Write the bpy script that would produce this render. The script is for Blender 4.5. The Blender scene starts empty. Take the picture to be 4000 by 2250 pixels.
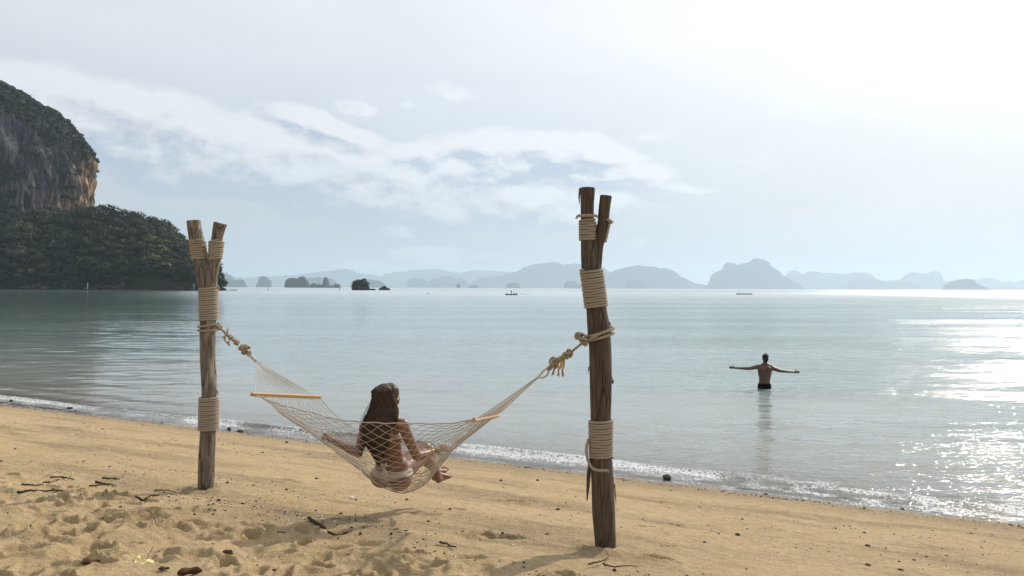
import bpy, math, random
import numpy as np
from mathutils import Vector, Matrix
random.seed(7); rng = np.random.default_rng(11)
C = bpy.context.scene.collection
scene = bpy.context.scene
R = math.radians
# ------------------------------------------------------------------ camera
F = 3044.0; ZC = 2.95; ROLL = 0.0041
cam = bpy.data.cameras.new('camera'); cam.sensor_width = 36; cam.lens = F / 4000 * 36
cam.clip_start = 0.05; cam.clip_end = 60000
co = bpy.data.objects.new('camera', cam); C.objects.link(co); scene.camera = co
ca, sa = math.cos(ROLL), math.sin(ROLL)
co.matrix_world = Matrix(((ca, -sa, 0, 0), (0, 0, -1, 0), (sa, ca, 0, ZC), (0, 0, 0, 1)))
# ------------------------------------------------------------------ sun, exposure
SUN_AZ, SUN_EL = R(39), R(36)
SD = Vector((math.sin(SUN_AZ) * math.cos(SUN_EL), math.cos(SUN_AZ) * math.cos(SUN_EL), math.sin(SUN_EL)))
sun = bpy.data.lights.new('sun', 'SUN'); sun.energy = 3.4; sun.angle = R(1.0); sun.color = (1.0, .93, .82)
so = bpy.data.objects.new('sun', sun); C.objects.link(so)
so.rotation_euler = (-SD).to_track_quat('-Z', 'Y').to_euler()
scene.view_settings.view_transform = 'Standard'; scene.view_settings.look = 'None'
scene.view_settings.exposure = 0; scene.view_settings.gamma = 1
scene.cycles.max_bounces = 6; scene.cycles.transparent_max_bounces = 12
scene.cycles.diffuse_bounces = 3; scene.cycles.glossy_bounces = 3; scene.cycles.volume_bounces = 1
scene.cycles.sample_clamp_indirect = 6

# ------------------------------------------------------------------ node helper
class NT:
    def __init__(s, nt): s.nt = nt; s.n = nt.nodes; s.l = nt.links
    def put(s, sock, v):
        if v is None: return
        if isinstance(v, bpy.types.NodeSocket): s.l.new(v, sock)
        elif sock.type in ('RGBA',) and isinstance(v, (tuple, list)) and len(v) == 3: sock.default_value = (*v, 1)
        elif sock.type == 'RGBA' and isinstance(v, (int, float)): sock.default_value = (v, v, v, 1)
        elif sock.type == 'VECTOR' and isinstance(v, (int, float)): sock.default_value = (v, v, v)
        else: sock.default_value = v
    def m(s, op, a, b=None, c=None, clamp=False):
        x = s.n.new('ShaderNodeMath'); x.operation = op; x.use_clamp = clamp
        s.put(x.inputs[0], a); s.put(x.inputs[1], b)
        if c is not None: s.put(x.inputs[2], c)
        return x.outputs[0]
    def add(s, a, b): return s.m('ADD', a, b)
    def sub(s, a, b): return s.m('SUBTRACT', a, b)
    def mul(s, a, b): return s.m('MULTIPLY', a, b)
    def v(s, op, a, b=None):
        x = s.n.new('ShaderNodeVectorMath'); x.operation = op
        s.put(x.inputs[0], a); s.put(x.inputs[1], b)
        return x.outputs[1] if op in ('DOT_PRODUCT', 'LENGTH', 'DISTANCE') else x.outputs[0]
    def sep(s, a):
        x = s.n.new('ShaderNodeSeparateXYZ'); s.put(x.inputs[0], a); return x.outputs
    def comb(s, a, b, c):
        x = s.n.new('ShaderNodeCombineXYZ'); s.put(x.inputs[0], a); s.put(x.inputs[1], b); s.put(x.inputs[2], c); return x.outputs[0]
    def mr(s, a, f0, f1, t0=0., t1=1., smooth=False):
        x = s.n.new('ShaderNodeMapRange'); x.interpolation_type = 'SMOOTHSTEP' if smooth else 'LINEAR'
        for i, k in enumerate((a, f0, f1, t0, t1)): s.put(x.inputs[i], k)
        return x.outputs[0]
    def mix(s, f, a, b, mode='MIX'):
        x = s.n.new('ShaderNodeMix'); x.data_type = 'RGBA'; x.blend_type = mode
        s.put(x.inputs[0], f); s.put(x.inputs[6], a); s.put(x.inputs[7], b); return x.outputs[2]
    def noise(s, vec, scale=5., detail=4., rough=.55, dist=0., lac=2.):
        x = s.n.new('ShaderNodeTexNoise'); s.put(x.inputs['Vector'], vec)
        for k, q in (('Scale', scale), ('Detail', detail), ('Roughness', rough), ('Distortion', dist), ('Lacunarity', lac)): s.put(x.inputs[k], q)
        return x.outputs[0]
    def voro(s, vec, scale=5., feature='F1', out=0, rnd=1.):
        x = s.n.new('ShaderNodeTexVoronoi'); x.feature = feature; s.put(x.inputs['Vector'], vec)
        s.put(x.inputs['Scale'], scale); s.put(x.inputs['Randomness'], rnd); return x.outputs[out]
    def ramp(s, f, stops):
        x = s.n.new('ShaderNodeValToRGB'); s.put(x.inputs[0], f); e = x.color_ramp.elements
        while len(e) < len(stops): e.new(.5)
        for q, (p, c) in zip(e, stops): q.position = p; q.color = (*c, 1)
        return x.outputs[0]
    def attr(s, name, out=2):
        x = s.n.new('ShaderNodeAttribute'); x.attribute_name = name; return x.outputs[out]
    def bump(s, h, strength=1., dist=1., nrm=None):
        x = s.n.new('ShaderNodeBump'); s.put(x.inputs['Height'], h); s.put(x.inputs['Strength'], strength); s.put(x.inputs['Distance'], dist)
        if nrm is not None: s.put(x.inputs['Normal'], nrm)
        return x.outputs[0]
    def pos(s):
        return s.n.new('ShaderNodeNewGeometry').outputs['Position']
    def obj(s): return s.n.new('ShaderNodeTexCoord').outputs['Object']
    def scale(s, vec, k): return s.v('MULTIPLY', vec, k)

def material(name, build, rough=.8, spec=.5):
    mt = bpy.data.materials.new(name); mt.use_nodes = True
    t = NT(mt.node_tree); b = t.n['Principled BSDF']
    b.inputs['Roughness'].default_value = rough; b.inputs['Specular IOR Level'].default_value = spec
    build(t, b); return mt

# ------------------------------------------------------------------ world
def px2ang(px, py):
    dx = px - 2000; dy = 1125 - py
    az = math.atan2(dx, F); el = math.atan2(dy, math.hypot(F, dx)); return az, el
world = bpy.data.worlds.new('World'); scene.world = world; world.use_nodes = True
W_ = NT(world.node_tree)
def cloud_group():
    g = bpy.data.node_groups.new('cloud_density', 'ShaderNodeTree')
    g.interface.new_socket('Dir', in_out='INPUT', socket_type='NodeSocketVector')
    g.interface.new_socket('Up', in_out='INPUT', socket_type='NodeSocketFloat')
    g.interface.new_socket('Side', in_out='INPUT', socket_type='NodeSocketFloat')
    g.interface.new_socket('D', in_out='OUTPUT', socket_type='NodeSocketFloat')
    t = NT(g); gi = t.n.new('NodeGroupInput'); go = t.n.new('NodeGroupOutput')
    X, Y, Z = t.sep(gi.outputs['Dir'])
    az = t.add(t.m('ARCTAN2', X, Y), gi.outputs['Side'])
    el = t.add(t.m('ARCSINE', Z), gi.outputs['Up'])
    base = t.comb(az, t.mul(el, 1.7), 0.)
    n1 = t.noise(base, 7.5, 6, .58)
    n2 = t.noise(t.v('ADD', base, (3.3, 1.7, 0)), 24, 4, .6)
    n3 = t.noise(t.v('ADD', base, (9.3, 4.7, 0)), 3., 2, .5)
    waz = t.add(az, t.mul(t.sub(n2, .5), .035)); wel = t.add(el, t.mul(t.sub(n1, .5), .07))
    blobs = [(230, 430, 560, 150, 5, 1), (620, 470, 260, 110, 0, 1), (780, 520, 330, 95, 16, 1), (700, 650, 620, 105, 6, .95), (1150, 620, 520, 140, 9, 1),
             (1270, 500, 260, 60, 12, .9), (1500, 700, 460, 110, 14, .9), (2020, 600, 400, 95, 4, 1), (2250, 585, 300, 70, 8, 1), (1850, 760, 480, 95, 2, .85),
             (1800, 690, 330, 80, -8, .9), (1395, 412, 95, 26, 4, .48), (1760, 372, 130, 34, 12, .52), (1592, 405, 40, 14, 5, .4),
             (1640, 975, 210, 48, 4, .6), (1450, 1030, 330, 28, -6, .5), (1930, 1010, 140, 24, 0, .42), (2550, 735, 250, 28, -3, .55),
             (2450, 840, 300, 26, 3, .4), (1690, 860, 220, 36, 6, .6), (3000, 470, 900, 50, -2, .22), (3300, 600, 900, 60, 2, .2), (2700, 930, 900, 30, 1, .2), (1450, 780, 640, 125, 8, .95), (2120, 800, 500, 105, 0, .9), (2350, 690, 330, 70, 0, .85), (500, 560, 560, 120, 8, .95), (1050, 740, 420, 90, 14, .85), (1650, 600, 220, 60, 5, .7)]
    acc = None
    for px, py, rx, ry, rot, amp in blobs:
        a0, e0 = px2ang(px, py); c_, s_ = math.cos(R(rot)), math.sin(R(rot))
        da = t.sub(waz, a0); de = t.sub(wel, e0)
        # rot: positive = falling to the right
        xx = t.m('DIVIDE', t.sub(t.mul(da, c_), t.mul(de, s_)), rx / F); yy = t.m('DIVIDE', t.add(t.mul(da, s_), t.mul(de, c_)), ry / F)
        q = t.m('SQRT', t.add(t.mul(xx, xx), t.mul(yy, yy)))
        val = t.mul(t.mr(q, 1.35, .35, 0, 1, True), amp)
        acc = val if acc is None else t.m('SMOOTH_MAX', acc, val, .12)
    # the same kind of cloud goes on outside the picture
    side = t.mr(t.m('ABSOLUTE', az), .62, .9, 0, 1, True); up = t.mr(el, .4, .62, 0, 1, True)
    gen = t.mul(t.m('MAXIMUM', side, up), t.mr(n3, .46, .66, 0, .9, True))
    acc = t.m('MAXIMUM', acc, gen)
    d = t.add(t.mul(acc, 1.55), t.mul(t.sub(n1, .5), 2.1)); d = t.add(d, t.mul(t.sub(n2, .5), 1.25))
    d = t.mul(d, t.mr(acc, .02, .25, 0, 1, True))
    t.l.new(d, go.inputs['D']); return g
cg = cloud_group()
def cloud(t, d, up, side):
    x = t.n.new('ShaderNodeGroup'); x.node_tree = cg
    t.put(x.inputs['Dir'], d); x.inputs['Up'].default_value = up; x.inputs['Side'].default_value = side; return x.outputs[0]
def build_world(t):
    bg = t.n['Background']; d = t.n.new('ShaderNodeTexCoord').outputs['Generated']
    d = t.v('NORMALIZE', d)
    sky = t.n.new('ShaderNodeTexSky'); sky.sky_type = 'NISHITA'; sky.sun_disc = False
    sky.sun_elevation = SUN_EL; sky.sun_rotation = SUN_AZ; sky.dust_density = 3; sky.air_density = 1.2
    X, Y, Z = t.sep(d)
    cosang = t.v('DOT_PRODUCT', d, tuple(SD))
    ang = t.m('ARCCOSINE', t.m('MINIMUM', cosang, .9999))
    aur = t.m('EXPONENT', t.mul(t.m('POWER', t.m('DIVIDE', ang, R(36)), 2.), -1.))
    away = t.mr(ang, R(70), R(135), 1., .36, True)
    elv = t.mr(Z, .02, .36, 0, 1, True)
    L = t.mul(t.add(t.add(.60, t.mul(aur, .40)), t.mul(elv, .24)), away)
    tint = t.mix(elv, (.875, .975, 1.07), (.945, .98, 1.035))
    tint = t.mix(t.mr(aur, 0.25, .9), tint, (1., 1.0, 1.0))
    # thin high veil with soft streaks
    nv = t.noise(t.comb(t.m('ARCTAN2', X, Y), t.mul(t.m('ARCSINE', Z), 3.5), 0.), 2.6, 5, .5, .6)
    L = t.mul(L, t.mr(nv, .3, .7, .955, 1.045))
    veil = t.v('SCALE', tint); veil.node.inputs[3].default_value = 1
    t.l.new(t.mul(L, 10.), veil.node.inputs[3])
    base = t.mix(.90, sky.outputs[0], veil)
    D0 = cloud(t, d, 0, 0); D1 = cloud(t, d, .017, .009)
    a = t.mr(D0, .15, 1.05, 0, 1, True)
    lit = t.mr(t.sub(D0, D1), -.40, .36)
    az_ = t.m('ARCTAN2', X, Y); el_ = t.m('ARCSINE', Z)
    for px, py, rx, ry, rot, k in ((900, 755, 560, 75, 10, .30), (1500, 850, 420, 60, 8, .24), (500, 600, 420, 60, 8, .16), (1250, 690, 300, 50, -6, .14), (2050, 700, 350, 40, 4, .12)):
        a0, e0 = px2ang(px, py); c_, s_ = math.cos(R(rot)), math.sin(R(rot)); da = t.sub(az_, a0); de = t.sub(el_, e0)
        xx = t.m('DIVIDE', t.sub(t.mul(da, c_), t.mul(de, s_)), rx / F); yy = t.m('DIVIDE', t.add(t.mul(da, s_), t.mul(de, c_)), ry / F)
        lit = t.sub(lit, t.mul(t.mr(t.add(t.mul(xx, xx), t.mul(yy, yy)), 1.6, .1, 0, 1, True), k))
    lit = t.m('ADD', lit, 0., clamp=True)
    ccol = t.ramp(lit, [(0, (.46, .54, .67)), (.28, (.57, .63, .715)), (.52, (.69, .73, .78)), (1, (.82, .85, .885))]); ccol = t.v('SCALE', ccol); ccol.node.inputs[3].default_value = 10
    # clouds low down fade into the air
    lowf = t.mr(Z, .02, .16, .35, 1.)
    glow = t.mul(t.add(1., t.mul(aur, .45)), away)
    c2 = t.v('SCALE', ccol); t.l.new(glow, c2.node.inputs[3])
    col = t.mix(t.mul(t.mul(a, .92), lowf), base, c2)
    # below the horizon: plain
    col = t.mix(t.mr(Z, -.02, -.2), col, (4., 4.4, 4.6))
    t.l.new(col, bg.inputs[0]); bg.inputs[1].default_value = .1
build_world(W_)

# ------------------------------------------------------------------ geometry helpers
def P(px, py, Y):
    dx = px - 2000; up = 1125 - py
    t = Y / F
    return Vector(((dx * ca - up * sa) * t, Y, ZC + (dx * sa + up * ca) * t))
NX, NY = .447, .8945
TX, TY = .8945, -.447
DSH = 11.65
def ground_d(d):
    d = np.asarray(d, float)
    xs = [-400, -60, -20, 0, 2.5, 4.0, 4.9, 11.65, 13.5, 16, 24, 40, 120, 4000]
    zs = [9, 5.2, 2.4, 1.62, 1.44, 1.30, 1.20, 0, -.24, -.45, -.85, -1.6, -3.5, -4]
    return np.interp(d, xs, zs)
def ground_z(x, y): return ground_d(NX * np.asarray(x) + NY * np.asarray(y))
def Wp(px, py, z=0.):          # on the water
    a = P(px, py, 1.) - Vector((0, 0, ZC)); k = (z - ZC) / a.z; return Vector((a.x * k, k, z))
def G(px, py):                 # on the sand
    Y = 5.
    for _ in range(40):
        p = P(px, py, Y); gz = float(ground_z(p.x, p.y)); Y = Y * (1 + .8 * ((ZC - gz) / max(ZC - p.z, 1e-3) - 1))
    p = P(px, py, Y); p.z = float(ground_z(p.x, p.y)); return p

def hash3(ix, iy, iz, seed):
    h = (ix.astype(np.int64) * 374761393 + iy.astype(np.int64) * 668265263 + iz.astype(np.int64) * 2147483647 + seed * 1274126177) & 0xffffffff
    h = ((h ^ (h >> 13)) * 1274126177) & 0xffffffff
    h = ((h ^ (h >> 16)) * 2246822519) & 0xffffffff
    return ((h ^ (h >> 15)) & 0xffffff) / float(0xffffff)
def vn(x, y, z=0., seed=0):    # value noise 0..1
    x = np.asarray(x, float); y = np.asarray(y, float); z = np.asarray(z, float) + 0 * x
    fx, fy, fz = np.floor(x), np.floor(y), np.floor(z)
    u, v, w = x - fx, y - fy, z - fz
    u = u * u * u * (u * (u * 6 - 15) + 10); v = v * v * v * (v * (v * 6 - 15) + 10); w = w * w * (3 - 2 * w)
    r = 0
    flat = z.size == 0 or (np.all(w == 0))
    for dz in ((0,) if flat else (0, 1)):
        wz = 1 if flat else (w if dz else 1 - w)
        a = hash3(fx, fy, fz + dz, seed); b = hash3(fx + 1, fy, fz + dz, seed)
        c = hash3(fx, fy + 1, fz + dz, seed); d = hash3(fx + 1, fy + 1, fz + dz, seed)
        r = r + wz * ((a * (1 - u) + b * u) * (1 - v) + (c * (1 - u) + d * u) * v)
    return r
def fbm(x, y, z=0., oct=4, seed=0, gain=.5):
    r = 0; a = 1; tot = 0
    for o in range(oct):
        r = r + a * vn(np.asarray(x) * 2 ** o + 13.1 * o, np.asarray(y) * 2 ** o + 7.7 * o, np.asarray(z) * 2 ** o, seed + o); tot += a; a *= gain
    return r / tot
def sstep(x, a, b):
    t = np.clip((x - a) / (b - a), 0, 1); return t * t * (3 - 2 * t)

def tagit(o, label=None, cat=None, group=None, kind=None):
    if label: o['label'] = label
    if cat: o['category'] = cat
    if group: o['group'] = group
    if kind: o['kind'] = kind
    return o
def mesh_np(name, V, Fq, mat=None, parent=None, smooth=True, link=True):
    V = np.asarray(V, np.float32).reshape(-1, 3); Fq = np.asarray(Fq, np.int32)
    me = bpy.data.meshes.new(name); k = Fq.shape[1]
    me.vertices.add(len(V)); me.vertices.foreach_set('co', V.ravel())
    me.loops.add(Fq.size); me.loops.foreach_set('vertex_index', Fq.ravel())
    me.polygons.add(len(Fq)); me.polygons.foreach_set('loop_start', np.arange(0, Fq.size, k, dtype=np.int32))
    me.polygons.foreach_set('loop_total', np.full(len(Fq), k, np.int32)) if hasattr(me.polygons[0], 'loop_total') and False else None
    me.update(calc_edges=True); me.validate()
    if smooth: me.polygons.foreach_set('use_smooth', np.ones(len(me.polygons), bool))
    if mat: me.materials.append(mat)
    if not link: return me
    o = bpy.data.objects.new(name, me); C.objects.link(o)
    if parent: o.parent = parent; o.matrix_parent_inverse = parent.matrix_world.inverted() if False else Matrix.Translation(-Vector(parent.location))
    return o
def empty(name, loc, label=None, cat=None, group=None):
    o = bpy.data.objects.new(name, None); C.objects.link(o); o.location = loc; o.empty_display_size = .1
    return tagit(o, label, cat, group)
def grid_faces(nr, nc, wrap=False):
    i = np.arange(nr - 1)[:, None]; j = np.arange(nc if wrap else nc - 1)[None, :]
    j2 = (j + 1) % nc
    f = np.stack([i * nc + j, i * nc + j2, (i + 1) * nc + j2, (i + 1) * nc + j], -1)
    return f.reshape(-1, 4)
class MB:
    """collects quads / triangles of many pieces into one mesh (triangles are stored as quads' first three)"""
    def __init__(s): s.V = []; s.F = []; s.n = 0
    def add(s, V, Fq):
        V = np.asarray(V, float).reshape(-1, 3); s.V.append(V)
        for f in Fq: s.F.append([int(q) + s.n for q in f])
        s.n += len(V)
    def addn(s, V, Fq):
        V = np.asarray(V, float).reshape(-1, 3); s.V.append(V); s.F.extend((np.asarray(Fq) + s.n).tolist()); s.n += len(V)
    def build(s, name, mat=None, parent=None, smooth=True):
        me = bpy.data.meshes.new(name); me.from_pydata(np.concatenate(s.V).tolist(), [], s.F); me.validate()
        if smooth: me.polygons.foreach_set('use_smooth', np.ones(len(me.polygons), bool))
        if mat: me.materials.append(mat)
        o = bpy.data.objects.new(name, me); C.objects.link(o)
        if parent: o.parent = parent; o.matrix_parent_inverse = Matrix.Translation(-Vector(parent.location))
        return o
def frames(pts):
    p = np.asarray([tuple(q) for q in pts], float); T = np.gradient(p, axis=0); T /= np.linalg.norm(T, axis=1)[:, None] + 1e-12
    n = np.cross(T[0], (0, 0, 1.)); 
    if np.linalg.norm(n) < .1: n = np.cross(T[0], (1., 0, 0))
    n /= np.linalg.norm(n); N = [n]
    for i in range(1, len(p)):
        n = N[-1] - T[i] * np.dot(N[-1], T[i]); n /= np.linalg.norm(n) + 1e-12; N.append(n)
    N = np.array(N); B = np.cross(T, N); return p, T, N, B
def tube(mb, pts, r, sides=6, cap=True, prof=None):
    p, T, N, B = frames(pts); n = len(p); r = np.broadcast_to(np.asarray(r, float), (n,))
    ph = np.arange(sides) * 2 * math.pi / sides
    rr = r[:, None] * (np.ones((n, sides)) if prof is None else prof)
    V = p[:, None] + rr[..., None] * (np.cos(ph)[None, :, None] * N[:, None] + np.sin(ph)[None, :, None] * B[:, None])
    Fq = grid_faces(n, sides, True).tolist()
    if cap: Fq.append(list(range(sides))[::-1]); Fq.append([(n - 1) * sides + k for k in range(sides)])
    mb.add(V, Fq)
def resample(pts, step):
    p = np.asarray([tuple(q) for q in pts], float); L = np.concatenate([[0], np.cumsum(np.linalg.norm(np.diff(p, axis=0), axis=1))])
    n = max(3, int(L[-1] / step) + 1); s = np.linspace(0, L[-1], n)
    return np.stack([np.interp(s, L, p[:, k]) for k in range(3)], 1)
def smooth_path(pts, n=12):
    p = [Vector(q) for q in pts]; p = [p[0] * 2 - p[1]] + p + [p[-1] * 2 - p[-2]]; out = []
    for i in range(1, len(p) - 2):
        for k in range(n):
            t = k / n; a, b, c, d = p[i - 1], p[i], p[i + 1], p[i + 2]
            out.append(.5 * ((2 * b) + (-a + c) * t + (2 * a - 5 * b + 4 * c - d) * t * t + (-a + 3 * b - 3 * c + d) * t ** 3))
    out.append(p[-2]); return out
def rope(mb, pts, rad=.0098, pitch=.052, sides=12, step=.0056, jitter=0.):
    p = resample(pts, step); n = len(p); ph = np.arange(sides) * 2 * math.pi / sides
    th = (np.arange(n) * step * 2 * math.pi / pitch)[:, None]
    prof = .74 + .28 * np.abs(np.cos(1.5 * (ph[None] - th)))
    tube(mb, p, rad, sides, True, prof)
# ---- closed shapes that are fused into one skin
def ellipsoid(mb, c, rad, M=None, nu=14, nv=20):
    u = np.linspace(0, math.pi, nu); v = np.arange(nv) * 2 * math.pi / nv
    X = np.sin(u)[:, None] * np.cos(v) * rad[0]; Y = np.sin(u)[:, None] * np.sin(v) * rad[1]; Z = np.cos(u)[:, None] * np.ones(nv) * rad[2]
    V = np.stack([X, Y, Z], -1).reshape(-1, 3)
    V += 0
    if M is not None: V = V @ np.array(M).T
    V = V + np.array(tuple(c))
    V = V.reshape(nu, nv, 3); body = V[1:-1].reshape(-1, 3); top = V[0, 0]; bot = V[-1, 0]
    f = grid_faces(nu - 2, nv, True).tolist(); nb = len(body)
    for k in range(nv):
        f.append([nb, (k + 1) % nv, k]); f.append([nb + 1, (nu - 3) * nv + k, (nu - 3) * nv + (k + 1) % nv])
    mb.add(np.concatenate([body, [top], [bot]]), f)
def capsule(mb, a, ra, b, rb, sides=16):
    a = np.array(tuple(a)); b = np.array(tuple(b)); L = np.linalg.norm(b - a); T = (b - a) / (L + 1e-9)
    n = np.cross(T, (0.3, .1, .9)); n /= np.linalg.norm(n); B = np.cross(T, n); ph = np.arange(sides) * 2 * math.pi / sides
    rings = [];
    for q in np.linspace(-math.pi / 2, 0, 5)[1:]: rings.append((ra * math.sin(q), ra * math.cos(q)))
    for q in np.linspace(0, 1, 4)[1:-1]: rings.append((L * q, ra + (rb - ra) * q))
    for q in np.linspace(0, math.pi / 2, 5)[:-1]: rings.append((L + rb * math.sin(q), rb * math.cos(q)))
    V = [a + T * h + r * (np.cos(x) * n + np.sin(x) * B) for h, r in rings for x in ph]
    nr = len(rings); f = grid_faces(nr, sides, True).tolist(); nb = len(V)
    V += [a - T * ra, b + T * rb]
    for k in range(sides): f.append([nb, (k + 1) % sides, k]); f.append([nb + 1, (nr - 1) * sides + k, (nr - 1) * sides + (k + 1) % sides])
    mb.add(V, f)
def fuse(mb, name, voxel, mat, parent=None, smooth_it=3, factor=.5, disp=None):
    tmp = mb.build('fuse_tmp'); m = tmp.modifiers.new('r', 'REMESH'); m.mode = 'VOXEL'; m.voxel_size = voxel; m.use_smooth_shade = True
    if smooth_it:
        q = tmp.modifiers.new('s', 'SMOOTH'); q.iterations = smooth_it; q.factor = factor
    dg = bpy.context.evaluated_depsgraph_get(); ev = tmp.evaluated_get(dg); me = bpy.data.meshes.new_from_object(ev)
    bpy.data.objects.remove(tmp)
    me.name = name; me.materials.clear()
    if disp is not None:
        n = len(me.vertices); V = np.empty(n * 3, np.float32); me.vertices.foreach_get('co', V); V = V.reshape(-1, 3)
        Nn = np.empty(n * 3, np.float32); me.vertices.foreach_get('normal', Nn); Nn = Nn.reshape(-1, 3)
        V = V + Nn * disp(V)[:, None]; me.vertices.foreach_set('co', V.astype(np.float32).ravel()); me.update()
    me.polygons.foreach_set('use_smooth', np.ones(len(me.polygons), bool))
    me.materials.append(mat); o = bpy.data.objects.new(name, me); C.objects.link(o)
    if parent: o.parent = parent; o.matrix_parent_inverse = Matrix.Translation(-Vector(parent.location))
    return o
def shell(body, name, sel, off, mat, parent):
    """clothing: the faces of the body inside a region, lifted off the skin"""
    me = body.data; n = len(me.vertices); V = np.empty(n * 3, np.float32); me.vertices.foreach_get('co', V); V = V.reshape(-1, 3)
    Nn = np.empty(n * 3, np.float32); me.vertices.foreach_get('normal', Nn); Nn = Nn.reshape(-1, 3)
    keep = sel(V); idx = -np.ones(n, int); fs = []
    polys = [p.vertices[:] for p in me.polygons]
    fs = [p for p in polys if all(keep[q] for q in p)]
    used = sorted({q for p in fs for q in p}); idx[used] = np.arange(len(used))
    V2 = V[used] + Nn[used] * off
    me2 = bpy.data.meshes.new(name); me2.from_pydata(V2.tolist(), [], [[int(idx[q]) for q in p] for p in fs])
    me2.polygons.foreach_set('use_smooth', np.ones(len(me2.polygons), bool)); me2.materials.append(mat)
    o = bpy.data.objects.new(name, me2); C.objects.link(o); o.parent = parent; o.matrix_parent_inverse = Matrix.Translation(-Vector(parent.location))
    s = o.modifiers.new('thick', 'SOLIDIFY'); s.thickness = .004; s.offset = 1
    return o
# ------------------------------------------------------------------ materials
def m_sand(t, b):
    p = t.pos(); X, Y, Z = t.sep(p)
    d = t.add(t.mul(X, NX), t.mul(Y, NY))
    big = t.noise(p, .7, 4, .55); mid = t.noise(p, 5., 5, .6); fine = t.noise(p, 90., 4, .7); gr = t.noise(p, 260., 2, .7)
    col = t.ramp(t.add(t.mul(big, .35), t.mul(mid, .65)), [(.25, (.43, .30, .150)), (.5, (.54, .39, .205)), (.75, (.62, .46, .265))])
    # bands of coarse broken shell and grit lying parallel to the water
    bn = t.noise(t.comb(t.mul(d, 1.1), t.mul(t.sub(t.mul(X, TX), t.mul(Y, -TY)), .28), 0.), 1.1, 4, .65)
    near = t.mr(d, 9.3, 11.4, 0, 1, True)
    dry = t.mr(d, 4.6, 4.0, 0, 1, True)
    grit = t.m('MAXIMUM', t.mul(t.mr(bn, .46, .66, 0, 1, True), t.sub(1., dry)), near)
    sp = t.mr(gr, .38, .62); sp2 = t.mr(fine, .40, .60)
    amt = t.add(.42, t.mul(grit, .5))
    col = t.mix(t.mul(t.sub(1., sp2), amt), col, (.25, .18, .11))
    tick = t.noise(t.scale(p, (26., 70., 40.)), 1., 3, .7); col = t.mix(t.mul(t.mr(tick, .57, .68), t.mul(amt, 1.1)), col, (.16, .115, .07))
    col = t.mix(t.mul(t.mr(t.noise(p, 140., 2, .8), .60, .70), t.mul(amt, .9)), col, (.80, .72, .58))
    tk2 = t.noise(t.scale(p, (11., 27., 20.)), 1., 4, .75); col = t.mix(t.mul(t.mr(tk2, .56, .66), t.mul(amt, t.mr(d, 4.5, 7., .2, .8))), col, (.20, .145, .09)); col = t.mix(t.mul(t.mr(tk2, .44, .35), .35), col, (.66, .54, .36))
    vr = t.voro(p, 60.); dk = t.mul(t.mr(vr, .22, .10), t.mr(t.noise(p, 9., 2), .50, .62))
    col = t.mix(t.mul(dk, .75), col, (.12, .08, .06))
    # wet strip beside the water
    wet = t.mr(t.add(d, t.mul(t.sub(mid, .5), .35)), 11.15, 11.5, 0, 1, True)
    col = t.mix(t.mul(wet, .55), col, t.mix(.5, (.20, .155, .105), (.26, .20, .14)))
    t.put(b.inputs['Base Color'], col)
    t.put(b.inputs['Roughness'], t.mr(wet, 0, 1, .95, .35)); b.inputs['Specular IOR Level'].default_value = .25
    h = t.add(t.mul(fine, .017), t.add(t.mul(gr, .006), t.add(t.mul(mid, .014), t.mul(t.noise(p, 32., 4, .7), .022))))
    h = t.mul(h, t.add(.8, t.mul(grit, .7)))
    t.put(b.inputs['Normal'], t.bump(h, .9, 1.))
SAND = material('sand', m_sand)
def m_wood(dark, mid_, light, patch):
    def f(t, b):
        p = t.obj(); q = t.scale(p, (1, 1, .055))
        g = t.noise(q, 95., 6, .65); g2 = t.noise(t.scale(p, (1, 1, .12)), 22., 4, .6, .4); st = t.noise(t.scale(p, (1, 1, .35)), 7., 4, .6, .3)
        col = t.ramp(t.add(t.mul(g, .55), t.mul(g2, .45)), [(.32, dark), (.5, mid_), (.68, light)])
        col = t.mix(t.mr(st, .52, .66), col, patch)
        col = t.mix(t.mul(t.mr(t.noise(t.scale(p, (1, 1, .3)), 13., 3, .6), .6, .7), .7), col, tuple(c * .45 for c in dark))
        ck = t.voro(t.scale(p, (1, 1, .07)), 24., 'DISTANCE_TO_EDGE'); crack = t.mr(ck, 0, .07, 1, 0)
        crack = t.mul(crack, t.mr(g2, .40, .54)); col = t.mix(t.mul(crack, .85), col, (.02, .014, .01))
        t.put(b.inputs['Base Color'], col)
        t.put(b.inputs['Normal'], t.bump(t.sub(t.add(t.mul(g, .006), t.mul(g2, .008)), t.mul(crack, .006)), 1., 1.))
    return f
WOOD_L = material('weathered_wood', m_wood((.085, .066, .050), (.18, .146, .115), (.31, .26, .21), (.36, .31, .25)), .85, .3)
WOOD_R = material('brown_wood', m_wood((.045, .033, .024), (.10, .074, .053), (.175, .132, .098), (.145, .108, .078)), .8, .3)
def m_rope(c):
    def f(t, b):
        p = t.obj(); n = t.noise(p, 380., 3, .7); m = t.noise(p, 9., 4, .6); k = t.noise(p, 60., 2, .6)
        t.put(b.inputs['Base Color'], t.mix(t.mul(t.mr(m, .3, .7), .55), t.mix(t.mr(n, .35, .65), tuple(x * .62 for x in c), c), tuple(x * .72 for x in c)))
        t.put(b.inputs['Normal'], t.bump(t.add(t.mul(n, .0015), t.mul(k, .001)), .8, 1.))
    return f
ROPE = material('hemp_rope', m_rope((.47, .395, .30)), .95, .15)
TIE = material('tie_rope', m_rope((.47, .385, .27)), .95, .15)
CORD = material('cotton_cord', m_rope((.63, .55, .44)), .9, .2)
WHITE_CORD = material('white_cotton_cord', m_rope((.80, .77, .72)), .9, .2)
FRAY = material('frayed_rope_fibre', m_rope((.66, .47, .22)), .9, .2)
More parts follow.
